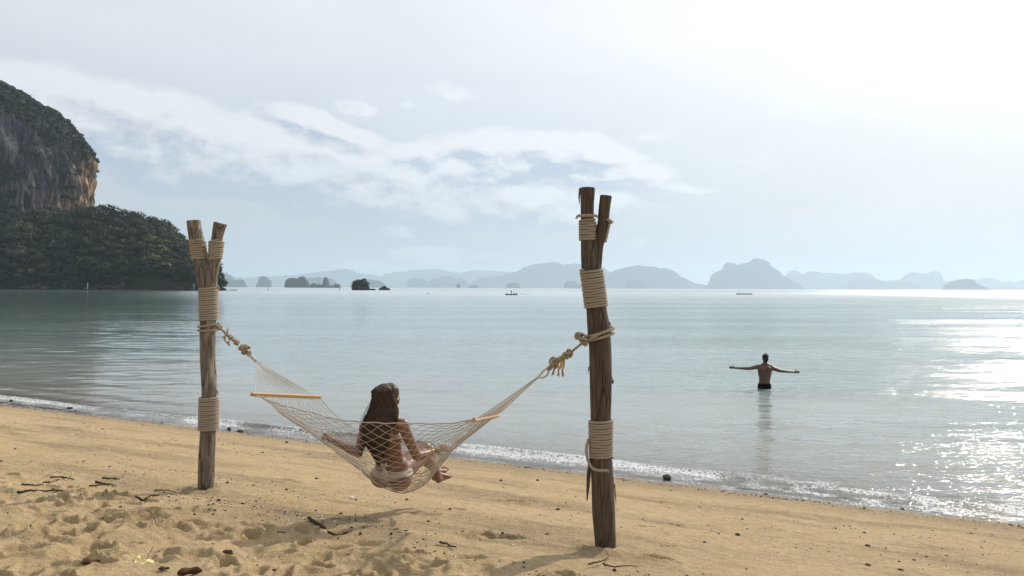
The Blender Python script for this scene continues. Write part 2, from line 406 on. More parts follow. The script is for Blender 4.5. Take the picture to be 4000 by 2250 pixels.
def m_bar(t, b):
    p = t.obj(); g = t.noise(t.scale(p, (3, 3, 30)), 12., 4, .6)
    t.put(b.inputs['Base Color'], t.mix(g, (.42, .25, .115), (.60, .39, .19)))
BAR = material('varnished_bar_wood', m_bar, .45, .5)
def m_flat(c, var=.25, sc=30., rough=.8, bumpv=0.):
    def f(t, b):
        n = t.noise(t.obj(), sc, 4, .6); t.put(b.inputs['Base Color'], t.mix(n, tuple(x * (1 - var) for x in c), tuple(min(1, x * (1 + var)) for x in c)))
        if bumpv: t.put(b.inputs['Normal'], t.bump(t.mul(n, bumpv), 1., 1.))
    return f
def m_skin(c):
    def f(t, b):
        n = t.noise(t.obj(), 18., 4, .6); n2 = t.noise(t.obj(), 220., 2, .6)
        t.put(b.inputs['Base Color'], t.mix(n, tuple(x * .88 for x in c), tuple(x * 1.1 for x in c)))
        b.inputs['Subsurface Weight'].default_value = .08; b.inputs['Subsurface Radius'].default_value = (.012, .005, .003); b.inputs['Subsurface Scale'].default_value = 1
        t.put(b.inputs['Normal'], t.bump(t.mul(n2, .0006), .6, 1.))
    return f
SKIN_W = material('tanned_skin', m_skin((.215, .098, .054)), .42, .5)
SKIN_M = material('sun_browned_skin', m_skin((.11, .054, .034)), .42, .5)
def m_hair(t, b):
    g = t.noise(t.scale(t.obj(), (1, 1, .06)), 160., 4, .7); r = t.sep(t.obj())[2]
    t.put(b.inputs['Base Color'], t.mix(t.mr(g, .3, .7), (.016, .009, .005), (.105, .056, .029)))
HAIR = material('brown_hair', m_hair, .55, .4)
BLACKHAIR = material('dark_hair', m_flat((.015, .011, .01), .3), .5, .4)
SUIT = material('cream_swimwear', m_flat((.50, .42, .33), .05, 200.), .8, .2)
SHORTS = material('black_swim_shorts', m_flat((.012, .011, .013), .2), .9, .1)
GOLD = material('gold_bangle', lambda t, b: (t.put(b.inputs['Base Color'], (.75, .52, .18)), t.put(b.inputs['Metallic'], 1.)), .3)
TOENAIL = material('red_anklet', m_flat((.35, .03, .02), .1), .5)
def m_leafmass(t, b):
    oi = t.attr('tint', 0); X = t.sep(oi)
    c = t.ramp(X[0], [(0, (.008, .014, .008)), (.4, (.022, .033, .014)), (.7, (.050, .064, .024)), (1, (.12, .13, .042))])
    n = t.noise(t.pos(), .35, 3, .6); c = t.mix(t.mul(t.mr(n, .45, .65), .4), c, (.05, .06, .03))
    t.put(b.inputs['Base Color'], c)
LEAF = material('jungle_foliage', m_leafmass, .75, .25)
def m_cliff(t, b):
    p = t.pos(); X, Y, Z = t.sep(p)
    st = t.noise(t.scale(p, (1, 1, .16)), .10, 7, .62, .3); st2 = t.noise(t.scale(p, (1, 1, .09)), .45, 5, .65); big = t.noise(t.scale(p, (1, 1, .7)), .035, 4, .6, .4)
    col = t.ramp(t.add(t.mul(st, .55), t.mul(st2, .45)), [(.32, (.030, .031, .038)), (.47, (.075, .075, .088)), (.6, (.15, .145, .145)), (.75, (.27, .24, .21))])
    org = t.mr(t.attr('ochre', 2), 0., 1.); org = t.mul(org, t.mr(t.add(st, t.mul(st2, .4)), .52, .78))
    col = t.mix(org, col, t.mix(t.mr(st2, .35, .65), (.36, .17, .075), (.68, .42, .22)))
    col = t.mix(t.mr(big, .56, .68, 0, .7), col, (.035, .036, .042))
    t.put(b.inputs['Base Color'], col)
    ck = t.voro(t.v('ADD', t.scale(p, (1, 1, .14)), t.scale(t.comb(st, st2, st), 6.)), .13, 'DISTANCE_TO_EDGE'); cr = t.mr(ck, 0, .07, 1, 0); col = t.mix(t.mul(cr, .8), col, (.02, .02, .022)); t.put(b.inputs['Base Color'], col)
    t.put(b.inputs['Normal'], t.bump(t.sub(t.add(t.mul(st, 7.), t.add(t.mul(st2, 3.2), t.mul(t.noise(p, 1.3, 4, .7), 1.2))), t.mul(cr, 2.5)), 1., 1.))
CLIFF = material('limestone_cliff', m_cliff, .9, .2)
def m_far(t, b):
    n = t.noise(t.pos(), .012, 6, .6); t.put(b.inputs['Base Color'], t.mix(n, (.022, .032, .02), (.07, .075, .055)))
FLOOR = material('forest_floor', m_flat((.028, .030, .018), .5, .3, .9), .95, .1)
FARM = material('far_island', m_far, .95, .1)
def m_rock(t, b):
    p = t.pos(); n = t.noise(t.scale(p, (1, 1, .5)), .35, 6, .65); z = t.sep(p)[2]
    c = t.mix(t.mr(n, .45, .70), (.022, .020, .020), (.10, .092, .085)); c = t.mix(t.mr(z, 1.2, .2), c, (.03, .026, .02))
    t.put(b.inputs['Base Color'], c)
    t.put(b.inputs['Normal'], t.bump(t.mul(n, 1.4), 1., 1.))
SEAROCK = material('sea_rock', m_rock, .9, .2)
STONE = material('beach_stone', m_flat((.085, .07, .058), .5, 40., .8, .004), .8, .3)
PALESTONE = material('pale_shell', m_flat((.72, .66, .56), .12, 60., .7, .002), .6, .3)
TWIG = material('dead_twig', m_flat((.06, .042, .032), .4, 60., .9, .002), .9, .2)
DRYLEAF = material('dry_brown_leaf', m_flat((.10, .045, .022), .4, 60., .7), .7, .3)
YLEAF = material('yellow_leaf', lambda t, b: t.put(b.inputs['Base Color'], t.mix(t.mr(t.noise(t.obj(), 26., 3, .6), .4, .65), (.66, .52, .20), (.80, .70, .40))), .55, .4)
BOATM = material('boat_hull_paint', m_flat((.05, .07, .10), .2), .5)
DARKM = material('dark_cloth', m_flat((.03, .03, .028), .2), .8)
REDM = material('dull_red_cloth', m_flat((.10, .03, .035), .2), .8)
METALM = material('engine_metal', m_flat((.05, .05, .055), .2), .5)
def m_band(t, b):
    z = t.sep(t.obj())[2]; f = t.m('FRACT', t.m('DIVIDE', z, 1.7)); t.put(b.inputs['Base Color'], t.mix(t.m('GREATER_THAN', f, .5), (.05, .05, .05), (.62, .62, .60)))
BUOYW = material('marker_white', m_flat((.60, .60, .58), .15, 3.), .6)
BUOYK = material('marker_black', m_flat((.04, .04, .045), .2, 3.), .6)
BLUEP = material('blue_float', m_flat((.08, .16, .42), .1), .4)

# sea --------------------------------------------------------------
def sea_material():
    mt = bpy.data.materials.new('sea_water'); mt.use_nodes = True; t = NT(mt.node_tree); n = t.n; n.remove(n['Principled BSDF']); out = n['Material Output']
    p = t.pos(); X, Y, Z = t.sep(p)
    dd = t.add(t.mul(X, NX), t.mul(Y, NY)); dist = t.v('LENGTH', p)
    s_ = t.add(t.mul(X, TX), t.mul(Y, TY))
    foam = t.attr('foam', 2); depth = t.attr('depth', 2)
    # ripples: crests run roughly along the shore
    q = t.comb(t.mul(s_, .42), dd, 0.)
    r1 = t.noise(q, 7.5, 3, .6, .2); r2 = t.noise(t.comb(t.mul(X, .35), Y, 4.), 2.1, 4, .6, .3); r3 = t.noise(t.comb(t.mul(X, .22), Y, 9.), .32, 3, .6, .2)
    calm = t.noise(t.comb(t.mul(X, .10), Y, 2.), .11, 3, .55, .4)       # calmer and rougher lanes
    cal = t.mul(t.mr(calm, .36, .66, .35, 1.5), t.mul(t.mr(t.sub(X, t.mul(Y, .10)), -1., 7.5, 1., 3.0), t.mr(t.add(X, t.mul(Y, .38)), -6., 1., .40, 1.)))
    f1 = t.mr(dist, 20, 90, 1, 0); f2 = t.mr(dist, 120, 500, 1, .15)
    r4 = t.noise(t.comb(t.mul(X, .30), Y, 14.), 1.0, 4, .55, .4)
    h = t.add(t.mul(t.mul(r1, .032), f1), t.add(t.mul(t.mul(r2, .070), f2), t.add(t.mul(r4, .055), t.mul(r3, .11))))
    shore = t.mul(t.mr(dd, 14.2, 12.2, 0, 1, True), t.mr(s_, -5., -1., .25, 1.))
    h = t.mul(h, cal); h = t.add(h, t.mul(t.mul(t.noise(q, 15., 3, .6, .3), .022), shore))
    nrm = t.bump(h, .62, 1.)
    fr = n.new('ShaderNodeFresnel'); fr.inputs[0].default_value = 1.333; t.l.new(nrm, fr.inputs[1])
    gl = n.new('ShaderNodeBsdfGlossy'); gl.distribution = 'BECKMANN'; t.l.new(nrm, gl.inputs['Normal']); t.put(gl.inputs['Color'], (1., 1., 1.))
    t.put(gl.inputs['Roughness'], t.mr(dist, 40, 500, .09, t.mr(t.add(X, t.mul(Y, .36)), -80., 60., .17, .47)))
    df = n.new('ShaderNodeBsdfDiffuse'); t.put(df.inputs['Color'], t.mix(t.mr(depth, .0, .9, 0, 1), (.36, .34, .29), t.mix(t.mr(depth, .7, 3.5), (.23, .29, .275), (.14, .22, .205)))); 
    tr = n.new('ShaderNodeBsdfTransparent'); t.put(tr.inputs['Color'], (.93, .95, .93))
    mb_ = n.new('ShaderNodeMixShader'); t.put(mb_.inputs[0], t.m('SUBTRACT', 1., t.m('EXPONENT', t.mul(t.m('MAXIMUM', depth, 0.), -4.5)))); t.l.new(tr.outputs[0], mb_.inputs[1]); t.l.new(df.outputs[0], mb_.inputs[2])
    mx = n.new('ShaderNodeMixShader'); t.put(mx.inputs[0], t.mul(fr.outputs[0], t.mr(dist, 60, 900, 1., .72))); t.l.new(mb_.outputs[0], mx.inputs[1]); t.l.new(gl.outputs[0], mx.inputs[2])
    # foam: white bubbles with their own relief
    fn = t.noise(p, 60., 5, .75); fn2 = t.m('SUBTRACT', 1., t.voro(t.v('ADD', p, t.scale(t.comb(fn, fn, 0.), .06)), 13., 'DISTANCE_TO_EDGE')); fn2 = t.mr(fn2, .70, 1.)
    fm = t.mr(t.add(foam, t.mul(t.sub(t.add(t.mul(fn, .75), t.mul(fn2, .25)), .5), 3.4)), .50, .66, 0, 1, True)
    fm = t.mul(fm, t.mr(foam, .02, .12))
    fd = n.new('ShaderNodeBsdfPrincipled'); t.put(fd.inputs['Base Color'], (.82, .83, .83)); fd.inputs['Roughness'].default_value = .35
    t.l.new(t.bump(t.mul(fn, .03), 1., 1.), fd.inputs['Normal'])
    m2 = n.new('ShaderNodeMixShader'); t.put(m2.inputs[0], fm); t.l.new(mx.outputs[0], m2.inputs[1]); t.l.new(fd.outputs[0], m2.inputs[2])
    t.l.new(m2.outputs[0], out.inputs[0]); return mt
SEA = sea_material()

# ------------------------------------------------------------------ sand
def build_sand():
    cin = np.linspace(-.82, .86, 600); k = np.arange(1, 30)
    cout = np.cumsum(.004 * 1.32 ** k); cols = np.concatenate([(-.82 - cout)[::-1], cin, .86 + cout])
    rows = [2.7]
    while rows[-1] < 13: rows.append(rows[-1] * 1.0034)
    while rows[-1] < 4000: rows.append(rows[-1] * 1.035)
    back = [2.7 - 0.06 * 1.35 ** i for i in range(0, 24)]
    Yv = np.array(back[::-1] + rows); Wv = np.where(Yv < 2.7, 2.7 + (2.7 - Yv) * .25, Yv)
    Xg = cols[None] * Wv[:, None]; Yg = np.repeat(Yv[:, None], len(cols), 1)
    d = NX * Xg + NY * Yg; s = TX * Xg + TY * Yg
    Zg = ground_d(d)
    near = (np.abs(Xg) < 14) & (Yg < 22) & (Yg > 1.5)
    dryw = 1 - sstep(d + .5 * (fbm(s * .6, d * .6, 0, 2, 3) - .5), 3.75, 4.35)
    zz = np.zeros_like(Zg)
    i = np.where(near.ravel())[0]; x = Xg.ravel()[i]; y = Yg.ravel()[i]; dw = dryw.ravel()[i]; dl = d.ravel()[i]; sl = s.ravel()[i]
    w = np.zeros(len(i))
    w += (fbm(x * 1.1, y * 1.1, 0, 3, 21) - .5) * .06
    w += dw * (fbm(x * 3.2, y * 3.2, 0, 3, 5) - .5) * .10
    w += dw * (fbm(x * 10, y * 10, 0, 4, 8, .6) - .5) * .045
    w += (1 - dw) * (fbm(x * 13, y * 16, 0, 4, 31, .65) - .5) * .020
    w += (fbm(x * 45, y * 45, 0, 2, 41) - .5) * .006
    # drift line crest between dry and packed sand
    cr = np.exp(-((dl - 4.35 - .25 * (vn(sl * .8, 0, 0, 3) - .5)) / .16) ** 2) * vn(sl * 1.4, 7, 0, 5); w += cr * .03
    w += np.exp(-((dl - 9.6) / .5) ** 2) * .012
    # footprints
    r2 = np.random.default_rng(5); prints = []
    for _ in range(520):
        dd_ = r2.uniform(1.6, 4.2); ss_ = r2.uniform(-7, 2.5)
        prints.append((ss_ * TX + dd_ * NX, ss_ * TY + dd_ * NY, r2.uniform(.07, .14), r2.uniform(.035, .06), r2.uniform(0, 6.28), r2.uniform(.020, .052)))
    for px, py, a, b_, dp in [(1130, 1882, .12, .05, .03), (2010, 1962, .11, .06, .045), (2060, 1955, .09, .05, .03), (2640, 2052, .09, .05, .04), (2610, 2140, .07, .04, .03),
                              (2190, 1976, .10, .05, .02), (1780, 1990, .1, .05, .02), (1660, 2010, .12, .06, .02), (2500, 2060, .07, .04, .02), (1960, 2110, .15, .09, .05), (1880, 2100, .1, .06, .04),
                              (2560, 2180, .12, .05, .03), (590, 2026, .10, .05, .05), (470, 2040, .12, .05, .04), (980, 2080, .13, .06, .05), (1250, 2210, .10, .06, .05), (1700, 2215, .12, .06, .05), (200, 1880, .08, .04, .02), (300, 1758, .06, .03, .02),
                              (600, 1742, .06, .03, .02), (2350, 1980, .1, .06, .02)]:
        g = G(px, py); prints.append((g.x, g.y, a, b_, random.uniform(-.5, .9), dp))
    for (cx, cy, a, b_, an, dp) in prints:
        m = np.where((np.abs(x - cx) < a * 2.4) & (np.abs(y - cy) < a * 2.4))[0]
        if not len(m): continue
        ux = (x[m] - cx) * math.cos(an) + (y[m] - cy) * math.sin(an); uy = -(x[m] - cx) * math.sin(an) + (y[m] - cy) * math.cos(an)
        q = np.sqrt((ux / a) ** 2 + (uy / b_) ** 2) + .35 * (vn(x[m] * 28, y[m] * 28, 0, 9) - .5)
        w[m] += -dp * (1 - sstep(q, .55, 1.05)) + dp * .45 * np.exp(-((q - 1.25) / .28) ** 2)
    for qx, qy in ((-2.66, 6.78), (.62, 5.30)):
        q = np.hypot(x - qx, y - qy); w += .022 * np.exp(-((q - .13) / .05) ** 2) * (.5 + vn(x * 14, y * 14, 0, 2)) - .02 * np.exp(-((q - .24) / .06) ** 2) * vn(x * 6, y * 6, 0, 3)
    w *= 1 - .75 * sstep(dl, 11.0, 11.7)
    f = zz.ravel(); f[i] = w; Zg = Zg + f.reshape(Zg.shape)
    o = mesh_np('sand', np.stack([Xg, Yg, Zg], -1), grid_faces(*Xg.shape), SAND); tagit(o, kind='structure')
    # flat height lookup for things lying on the sand
    ys = Yv; 
    def hz(px_, py_):
        r_ = np.searchsorted(ys, py_); r_ = min(max(r_, 1), len(ys) - 1); c_ = np.searchsorted(cols, px_ / max(py_, 1e-3)); c_ = min(max(c_, 1), len(cols) - 1)
        return float(Zg[r_ - 1:r_ + 1, c_ - 1:c_ + 1].mean())
    return o, hz
sand, HZ = build_sand()

# ------------------------------------------------------------------ sea
def build_sea():
    tin = np.arange(-1.86, .30, .0037); k = np.arange(1, 34); cout = np.cumsum(.0045 * 1.30 ** k)
    tau = np.concatenate([(-1.86 - cout)[::-1], tin, .30 + cout])
    rows = list(np.arange(11.45, 14, .021))
    while rows[-1] < 70: rows.append(rows[-1] * 1.0062)
    while rows[-1] < 26000: rows.append(rows[-1] * 1.07)
    dv = np.array(rows); D = np.repeat(dv[:, None], len(tau), 1); S = dv[:, None] * tau[None]
    X = D * NX + S * TX; Y = D * NY + S * TY
    fade = 1 - sstep(D, 45, 68)
    # long low undulations
    h = .005 * np.sin(D * 3.3 + S * .35 + 7 * vn(S * .25, D * .25, 0, 3)) * sstep(D, 12.6, 15)
    h += .05 * (fbm(X * .55, Y * 1.7, 0, 3, 47) - .5) * sstep(D, 12.6, 16)
    h += .030 * (fbm(S * .35, D * 1.5, 0, 4, 17) - .5) * sstep(D, 12.2, 14)
    h += .012 * (fbm(X * 1.6, Y * 4.5, 0, 3, 29) - .5) * sstep(D, 11.9, 13)
    h *= fade
    # little breaker
    line = 12.45 + .22 * (vn(S * .22, 3, 0, 7) - .5) * 2 + .10 * (vn(S * .9, 3, 0, 8) - .5) - .012 * S * 0
    A = (.030 + .050 * vn(S * .33 + 5, 9, 0, 11)) * (1 - .65 * sstep(S, -2.6, -1.6))
    u = D - line
    crest = A * np.where(u < 0, np.exp(-(u / .10) ** 2), np.exp(-(u / .28) ** 2))
    line2 = 13.6 + .5 * (vn(S * .18, 31, 0, 7) - .5)
    crest2 = .022 * np.exp(-((D - line2) / .25) ** 2) * vn(S * .3, 12, 0, 5)
    z = h + crest + crest2
    swash = 1 - sstep(D, 11.65, 12.2)
    z = z - .0 * swash
    pat = vn(S * .35 + 2.7, 21, 0, 19)
    # where the crest tumbles: two lengths seen behind the right post and at the far left
    def seg(a, b, w=.5): return sstep(S, a - w, a + w) * (1 - sstep(S, b - w, b + w))
    brk = np.clip(seg(-7.6, -2.6) * 1.0 + seg(-24, -17.6) * .6 + seg(-14.2, -12.6, .25) * .8 + seg(-11.7, -10.2, .3) * .55 + .25 * sstep(pat, .55, .85), 0, 1)
    brk = brk * (.45 + .75 * fbm(S * .9, 4, 0, 3, 91))
    foam = brk * np.exp(-((u + .10) / .115) ** 2) * 1.0
    foam += brk * .26 * np.exp(-((u + .32) / .22) ** 2)
    lace = fbm(S * 3.0, D * 5, 0, 3, 51)
    foam += (.18 + .34 * sstep(S, -3.5, -.5)) * sstep(lace, .42, .7) * (1 - sstep(D, 12.5, 13.1)) * sstep(D, 11.62, 11.8)
    foam += .35 * np.exp(-((D - 11.70 - .05 * (vn(S * 2, 1, 0, 2) - .5)) / .035) ** 2) * sstep(vn(S * 1.1, 5, 0, 3), .35, .6)
    foam = np.clip(foam, 0, 1)
    z += foam * (fbm(X * 17, Y * 17, 0, 3, 61) - .35) * .06 * brk
    z[0] -= .03
    rr_ = np.hypot(X - 7.49, Y - 23.1); z += .012 * np.sin(rr_ * 9.) * np.exp(-((rr_ - .9) / .9) ** 2)
    depth = np.clip(z - ground_d(D), 0, 6)
    o = mesh_np('sea', np.stack([X, Y, z], -1), grid_faces(*X.shape), SEA); tagit(o, kind='structure')
    for nm, arr in (('foam', foam), ('depth', depth)):
        a = o.data.attributes.new(nm, 'FLOAT', 'POINT'); a.data.foreach_set('value', arr.astype(np.float32).ravel())
build_sea()

# ------------------------------------------------------------------ headland
def interp(x, pts): a = np.array(pts, float); return np.interp(x, a[:, 0], a[:, 1])
def hz_line(px): return 1125 + (px - 2000) * ROLL
# front hill as a height field: crest height by x, steep at the water
YB, YC = 640., 740.
crest_px = [(-600, 700), (0, 870), (150, 858), (300, 850), (354, 832), (400, 838), (459, 858), (544, 872), (590, 884), (643, 908), (695, 950), (734, 975), (765, 1002), (800, 1026), (835, 1052), (855, 1085), (866, 1115), (872, 1140)]
cx = np.array([(p[0] - 2000) / F * YC for p in crest_px]); cz = np.array([ZC + (hz_line(p[0]) - p[1]) / F * YC for p in crest_px])
def hill_z(x, y):
    c = np.interp(x / np.maximum(y, 1.) * YC, cx, cz) - 3.; v = (y - YB - 6 * (vn(x * .03, 2, 0, 4) - .5) * 2) / (YC - YB)
    g = np.where(v < 0, v * 2.2, np.where(v < 1, np.clip(v, 0, 1) ** .55, 1 - .5 * np.clip((v - 1) / 1.4, 0, 2) ** 2))
    n = (fbm(x * .03, y * .03, 0, 4, 71) - .5) * 14 * np.clip(v * 3, 0, 1)
    n *= np.clip(c / 25, .1, 1)
    z = np.where(v < 0, v * 30, c * g + n + 3.5 * sstep(v, -.02, .03) * np.clip(c / 12, 0, 1))
    return z
def build_headland():
    xs = np.linspace(-1150, -225, 260); ys = np.concatenate([np.linspace(YB - 8, YB + 30, 34), np.linspace(YB + 34, 900, 56)])
    X, Y = np.meshgrid(xs, ys); Z = hill_z(X, Y) + (fbm(X * .2, Y * .2, 0, 3, 77) - .5) * 3 * (Z0 := 1.)
    rock = mesh_np('headland', np.stack([X, Y, Z], -1), grid_faces(*X.shape), FLOOR); tagit(rock, kind='structure')
    a = rock.data.attributes.new('ochre', 'FLOAT', 'POINT')
    # cliff tower, a solid of its own radius at every height
    TC = (-621., 900.)
    rp = [(-6, 150), (60, 142), (93, 134), (114, 137), (133, 139), (147, 140), (153, 137), (160, 132), (172, 126), (184, 117), (197, 103), (208, 88), (217, 68), (229, 46), (238, 28), (246, 8)]
    hs = np.concatenate([np.linspace(-6, 225, 130), np.linspace(226, 246, 16)]); th = np.linspace(-math.pi, math.pi, 421)[:-1]
    H, T = np.meshgrid(hs, th, indexing='ij'); r0 = interp(H, rp) * .865
    # vertical fluting, caves and ledges
    n = (fbm(np.cos(T) * 5 + 9, np.sin(T) * 5 + 9, H * .02, 5, 81) - .5) * 34 + (fbm(np.cos(T) * 24 + 3, np.sin(T) * 24, H * .035, 4, 85) - .5) * 13
    n += (fbm(np.cos(T) * 60 + 3, np.sin(T) * 60, H * .06, 2, 95) - .5) * 5
    n += -10 * np.exp(-((T + 2.05) / .10) ** 2) * sstep(H, 60, 90) * (1 - sstep(H, 150, 190))
    r = np.maximum(r0 + n * np.clip(r0 / 90, .15, 1), 2)
    X = TC[0] + r * np.cos(T) * 1.0; Y = TC[1] + r * np.sin(T) * .9
    f = grid_faces(len(hs), len(th), True)
    cl = mesh_np('cliff', np.stack([X, Y, H], -1), f, CLIFF); tagit(cl, kind='structure')
    och = sstep(T, -.22, .12) * (1 - sstep(T, 1.4, 1.7)) * sstep(H, 70, 92) * (1 - sstep(H, 150, 165)) * (.75 + .5 * fbm(H * .05, T * 6, 0, 2, 3)) + .5 * sstep(T, -.75, -.2) * (1 - sstep(T, 1.4, 1.7)) * (1 - sstep(H, 95, 112)) * sstep(H, 60, 80)
    a = cl.data.attributes.new('ochre', 'FLOAT', 'POINT'); a.data.foreach_set('value', np.clip(och, 0, 1).astype(np.float32).ravel())
    return H, T, r, TC, n
Hc, Tc, rc, TC, nc_ = build_headland()

def leaf_cloud(centers, radii, per, size, tints, seed=0, squash=.8):
    """many small leaf-clump faces spread through the outer part of each crown"""
    r_ = np.random.default_rng(seed); n = len(centers); cidx = np.repeat(np.arange(n), per); m = len(cidx)
    v = r_.normal(size=(m, 3)); v[:, 2] = np.where(v[:, 2] < -.35 * np.abs(v[:, 2]).mean(), -v[:, 2] * .7, v[:, 2]); v /= np.linalg.norm(v, axis=1)[:, None]
    lob = .72 + .5 * vn(v[:, 0] * 2.2 + cidx * 3.7, v[:, 1] * 2.2 + cidx, v[:, 2] * 2.2, 5)
    rad = radii[cidx] * lob * r_.uniform(.72, 1.05, m)
    c = centers[cidx] + v * rad[:, None] * np.array([1, 1, squash])
    nrm = v + r_.normal(size=(m, 3)) * .34; nrm /= np.linalg.norm(nrm, axis=1)[:, None]
    a = np.cross(nrm, r_.normal(size=(m, 3))); a /= np.linalg.norm(a, axis=1)[:, None]; b = np.cross(nrm, a)
    sz = size * r_.uniform(.6, 1.35, m)[:, None]
    V = np.stack([c - a * sz, c - b * sz * .7, c + a * sz, c + b * sz * .7], 1).reshape(-1, 3)
    Fq = np.arange(m * 4).reshape(-1, 4)
    tint = np.clip(tints[cidx] + r_.normal(size=m) * .14, 0, 1)
    return V, Fq, np.repeat(tint, 4)
def leaf_obj(name, V, Fq, tint, parent=None):
    o = mesh_np(name, V, Fq, LEAF, parent, smooth=False)
    a = o.data.attributes.new('tint', 'FLOAT_COLOR', 'POINT'); a.data.foreach_set('color', np.stack([tint] * 3 + [np.ones_like(tint)], 1).astype(np.float32).ravel()); return o
def build_forest():
    r_ = np.random.default_rng(3); pts = []; rad = []; tn = []
    # lower hill, rows of crowns
    y = YB + 3
    while y < 800:
        sp = 7.0 + (y - YB) * .03
        for x in np.arange(-.72 * y, (866 - 2000) / F * y, sp):
            xx = x + r_.uniform(-2.5, 2.5); yy = y + r_.uniform(-2.5, 2.5)
            if xx / yy < -.70: continue
            z = float(hill_z(xx, yy)); 
            if yy < YB + 14 and z < 5.5 and r_.random() < .5: continue
            if z < 1.5: continue
            rr = r_.uniform(2.5, 6.6) * (1.0 + .25 * (vn(xx * .05, yy * .05, 0, 2) > .6)) * np.clip((z + 4) / 18, .45, 1)
            rr = rr * (1.35 if r_.random() < .08 else 1.); pts.append((xx, yy, z + rr * .6)); rad.append(rr); tn.append(.30 + .75 * (float(fbm(xx * .03, yy * .03, 0, 3, 9)) - .42) + r_.normal() * .24)
        y += sp * .8
    for _ in range(420):
        yy = YB + r_.uniform(-1, 9); xx = r_.uniform(-.70, (868 - 2000) / F) * yy; z = float(hill_z(xx, yy)); k = np.clip((z + 4) / 18, .45, 1)
        if z < 2.5: continue
        rr = r_.uniform(2.2, 4.4) * k; pts.append((xx, yy - 1, z + rr * r_.uniform(-.6, .6))); rad.append(rr); tn.append(.25 + r_.normal() * .2)
    nh = len(pts)
    # tower: shrubs and trees on everything above the bare face, and on ledges
    for k in range(9000):
        i = r_.integers(20, Hc.shape[0] - 1); j = r_.integers(0, Hc.shape[1]); h = Hc[i, j]; t = Tc[i, j]
        x = TC[0] + rc[i, j] * math.cos(t); yv = TC[1] + rc[i, j] * math.sin(t) * .9
        if math.sin(t) > .55 or x / yv < -.72: continue
        px = 2000 + x / yv * F; py = hz_line(px) - (h - ZC) / yv * F
        # how far the green comes down the face
        lim = np.interp(px, [0, 60, 130, 200, 260, 330, 372], [430, 455, 520, 575, 590, 620, 632]) + 46 * (float(fbm(px * .02, 3, 0, 3, 4)) - .5)
        inside = py < lim
        if 235 < px < 305 and 600 < py < 790 and r_.random() < .75: inside = True
        if px < 60 and 640 < py < 860 and r_.random() < .8: inside = True
        if py > 830: inside = True
        if not inside and r_.random() > .035: continue
        if inside and r_.random() > (.95 if h < 200 else .8): continue
        if 205 < px < 372 and 470 < py < 640 and r_.random() < .1: continue
        rr = r_.uniform(2.6, 5.0)
        pts.append((x, yv, h + .5)); rad.append(rr); tn.append(.26 + .6 * (float(fbm(px * .012, py * .012, 0, 3, 9)) - .45) + r_.normal() * .09)
    pts = np.array(pts); rad = np.array(rad); tn = np.clip(np.array(tn), 0, 1)
    V, Fq, tt = leaf_cloud(pts, rad, 150, .95, tn, 4)
    o = leaf_obj('forest', V, Fq, tt); tagit(o, 'dark green jungle covering the headland and the cliff top', 'forest', kind='stuff')
    print('forest crowns', nh, len(pts))
build_forest()

def trunk_mb(mb, base, top, r0, r1, wob=.3, seed=0):
    rr = random.Random(seed); pts = [Vector(base).lerp(Vector(top), k / 6) + Vector((rr.uniform(-wob, wob), rr.uniform(-wob, wob), 0)) * (k / 6) for k in range(7)]
    tube(mb, pts, np.linspace(r0, r1, 7), 7)
def tree(name, loc, blobs, per, size, label, cat, tint, group=None, seed=0):
    e = empty(name, loc, label, cat, group); L = Vector(loc)
    cs = np.array([tuple(L + Vector(b[:3])) for b in blobs]); rs = np.array([b[3] for b in blobs])
    V, Fq, tt = leaf_cloud(cs, rs, per, size, np.full(len(cs), tint), seed, 1.); leaf_obj('crown', V, Fq, tt, e)
    mb = MB(); top = cs.mean(0); trunk_mb(mb, L - Vector((0, 0, .5)), top, max(rs) * .09 + .05, .06, .2, seed)
    for c in cs[:6]: trunk_mb(mb, tuple(np.array(tuple(L)) * .5 + top * .5), c, .12, .04, .1, seed + 1)
    mb.build('trunk', TWIG, e); return e
# tree leaning out at the tip of the headland, right of the left post
tp = P(862, 1122, 640)
tree('tree', (tp.x - 5, 640, 1.0), [(3.0, 0, 6.5, 3.0), (6.2, 0, 7.0, 3.0), (8.5, 0, 4.6, 2.6), (5.5, 1, 10.5, 2.6), (1, 0, 10.0, 3.2), (7.6, 0, 2.6, 2.0), (3.2, 0, 3.2, 2.6)], 230, .55,
     'bushy green tree leaning over the water at the tip of the wooded headland', 'tree', .62)
# bare dark rock foot of the headland
def rock_blob(mb, c, rad, seed, nu=14, nv=22, amp=.45, fr=1.3):
    u = np.linspace(0.02, math.pi - .02, nu)[:, None]; v = (np.arange(nv) * 2 * math.pi / nv)[None]
    X = np.sin(u) * np.cos(v); Y = np.sin(u) * np.sin(v); Z = np.cos(u) * np.ones_like(v)
    k = 1 + amp * (fbm(X * fr + seed * 3.1, Y * fr + seed, Z * fr + 5, 4, seed, .6) - .5) * 2
    V = np.stack([X * rad[0] * k, Y * rad[1] * k, Z * rad[2] * k], -1).reshape(-1, 3) + np.array(c)
    f = grid_faces(nu, nv, True).tolist(); f.append(list(range(nv))[::-1]); f.append([(nu - 1) * nv + q for q in range(nv)])
    mb.add(V, f)
mb = MB()
for k in range(46):
    px = random.uniform(-60, 868); 
    if k < 18: px = random.uniform(600, 868)
    x = (px - 2000) / F * YB; rock_blob(mb, (x, YB - 1 + random.uniform(-2, 3), .6), (random.uniform(3, 8), random.uniform(2, 4), random.uniform(1.5, 4.8)), k, amp=.6, fr=1.8)
tagit(mb.build('shore_rock', SEAROCK, smooth=False), 'dark wave-cut rock along the foot of the headland', 'rock', kind='structure')

